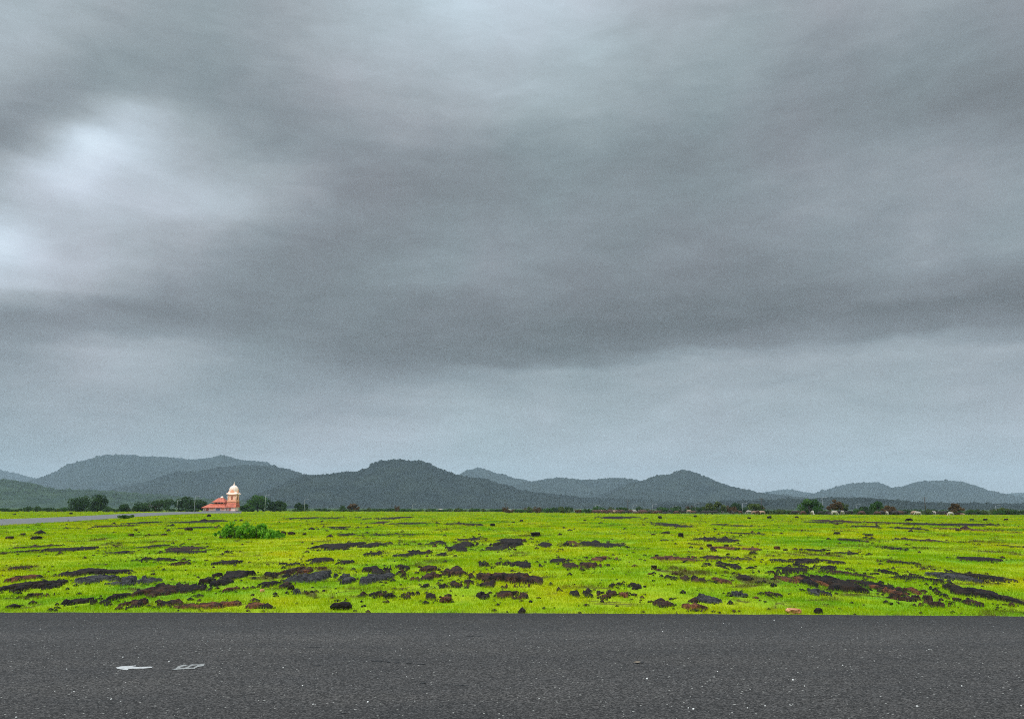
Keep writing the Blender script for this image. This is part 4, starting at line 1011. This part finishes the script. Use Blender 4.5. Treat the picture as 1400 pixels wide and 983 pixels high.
for p_, (me_, (hx, hz)) in COWM.items():
    mb = MB()
    for s in (-1, 1): mb.tube([(hx - .05, s * .10, hz + .08), (hx - .08, s * .22, hz + .20), (hx + .0, s * .26, hz + .36)], [.035, .028, .01], 6)
    hm = bpy.data.meshes.new('horns'); hm.from_pydata(mb.v, [], mb.f); hm.update(); hm.materials.append(MAT['horn']); HORN[p_] = hm
COWC = {}
for p_ in COWM:
    for c_ in HIDE:
        m_ = COWM[p_][0].copy(); m_.materials.clear(); m_.materials.append(HIDE[c_]); COWC[p_, c_] = m_
# px, base py, colour, pose, facing (degrees), 
COWS = [(487,699,'white','stand',20),(603,699,'white','stand',170),(648,698.8,'black','graze',0),(660,698.8,'black','graze',180),
 (691,699,'brown','graze',10),(697,699,'white','graze',190),(703,699,'brown','stand',0),(714,699,'black','graze',0),(719,699,'white','graze',60),
 (729,699,'black','stand',180),(734,699,'brown','graze',0),(738,699,'white','stand',80),(745,699,'tan','graze',0),(757,699.2,'brown','graze',180),
 (763,699.2,'brown','stand',10),(769,699.4,'brown','graze',0),(772,699,'black','graze',170),(788,699.6,'white','graze',200),(793,699.4,'white','stand',80),
 (798,699.8,'black','graze',0),(806,700.5,'brown','graze',10),
 (816,702,'brown','stand',0),(821,701.6,'tan','graze',180),(826,702,'brown','graze',0),(829,701.2,'brown','stand',20),(834,702.2,'brown','graze',190),
 (839,702,'tan','stand',0),(844,701.6,'brown','graze',0),(845,702.4,'brown','graze',170),(851,702,'brown','stand',180),(857,702.2,'black','graze',0),
 (862,701.6,'brown','graze',10),(867,701.4,'white','graze',0),(872,701,'white','stand',90),(876,702,'brown','stand',0),(882,702.3,'brown','graze',180),
 (888,702.0,'black','graze',0),(894,702,'brown','lie',0),(900,702.2,'brown','graze',20),(908,702.4,'black','lie',180),(916,702,'black','graze',0),
 (942,701.2,'tan','graze',0),(948,702.6,'brown','graze',170),(957,701.0,'white','stand',30),(962,703.3,'black','graze',0),(970,703.4,'black','graze',180),
 (988,702.2,'white','stand',80),
 (1024,702,'white','graze',180),(1031,703,'tan','stand',0),(1036,703.6,'brown','graze',60),(1042,703.2,'tan','stand',160),(1049,702.8,'black','graze',0),
 (1071,702.4,'white','stand',95),(1077,702,'black','graze',0),(1086,703.4,'black','graze',180),(1091,703,'brown','graze',0),(1111,704,'white','graze',250),
 (1122,703.6,'black','stand',15),(1132,703.8,'black','graze',180),(1141,704,'white','graze',0),(1147,703.4,'black','stand',20),(1152,703.6,'white','graze',100),
 (1172,703.2,'white','graze',10),(1178,703.8,'brown','graze',0),(1184,703.2,'black','stand',180),(1200,704,'brown','graze',180),(1210,703.8,'black','stand',0),
 (1213,704,'white','graze',80),(1224,704.2,'black','graze',0),(1231,704.2,'brown','graze',180),(1243,702.2,'white','graze',0),(1250,704,'tan','graze',0),
 (1255,704.2,'white','graze',175),(1261,703.6,'black','graze',0),(1278,703.4,'white','stand',100),(1284,704,'black','graze',0),(1291,703.6,'black','stand',10),
 (1300,705.2,'white','graze',180),(1308,704,'brown','lie',0),(1315,704,'tan','lie',170),(1393,702.4,'white','graze',0),(1399,703,'black','graze',180)]
for q in range(26):                        # the dense brown middle of the herd
    COWS.append((810 + q * 3.9 + random.uniform(-1.5, 1.5), random.uniform(700.4, 702.2), random.choice(['brown', 'brown', 'brown', 'black']), random.choice(['graze', 'stand', 'lie', 'graze']), random.choice([0, 20, 180, 200, 60])))
for px in (925, 934, 978, 1003, 1012, 1061, 1098, 1117, 1127, 1136, 1159, 1166, 1190, 1206, 1218, 1237, 1271, 1288, 1295, 1321, 1331):
    COWS.append((px, random.uniform(702.4, 704), random.choice(['black', 'brown', 'black']), random.choice(['graze', 'graze', 'stand', 'lie']), random.choice([0, 30, 180, 210, 80])))
for i, (px, py, c_, ps, fa) in enumerate(COWS):
    p = gp(px, py, -0.03)
    o = obj('cow', COWC[ps, c_], loc=(p[0], p[1], -0.20)); s = random.uniform(.80, .95); o.scale = (s, s, s)
    o.rotation_euler[2] = R(fa + random.uniform(-18, 18))
    hn = obj('horns', HORN[ps], o)
    tag(o, cat='cow', group='herd of cattle on the far side of the pasture')
    wh = 'before the temple' if px < 300 else 'of the distant herd' if px < 810 else 'of the middle herd' if px < 1000 else 'of the right herd'
    v_ = {'stand': 'standing', 'graze': 'grazing', 'lie': 'lying'}[ps]
    TOLABEL.append((o, (f'{c_} cow {v_} among the cattle {wh}', f'{v_} {c_} cows {wh}'), px))

# ------------------------------------------------------------------ haze
def haze():
    top = 420.0
    me = MB().box(-7500, 7500, -400, 9000, -1.5, top)
    m = bpy.data.materials.new('haze'); m.cycles.volume_sampling = 'DISTANCE'; m.use_nodes = True; nt = NT(m.node_tree); nt.n.clear()
    out = nt.new('ShaderNodeOutputMaterial'); v = nt.new('ShaderNodeVolumePrincipled')
    v.inputs['Color'].default_value = (0.62, 0.80, 0.90, 1); v.inputs['Density'].default_value = HAZE_D; v.inputs['Anisotropy'].default_value = 0.0
    nt.l.new(v.outputs[0], out.inputs['Volume'])
    tag(me.build('haze', m), 'thin rainy haze over the plain and the hills', 'haze', kind='stuff')
HAZE_D = 0.00010
haze()
finish_labels()
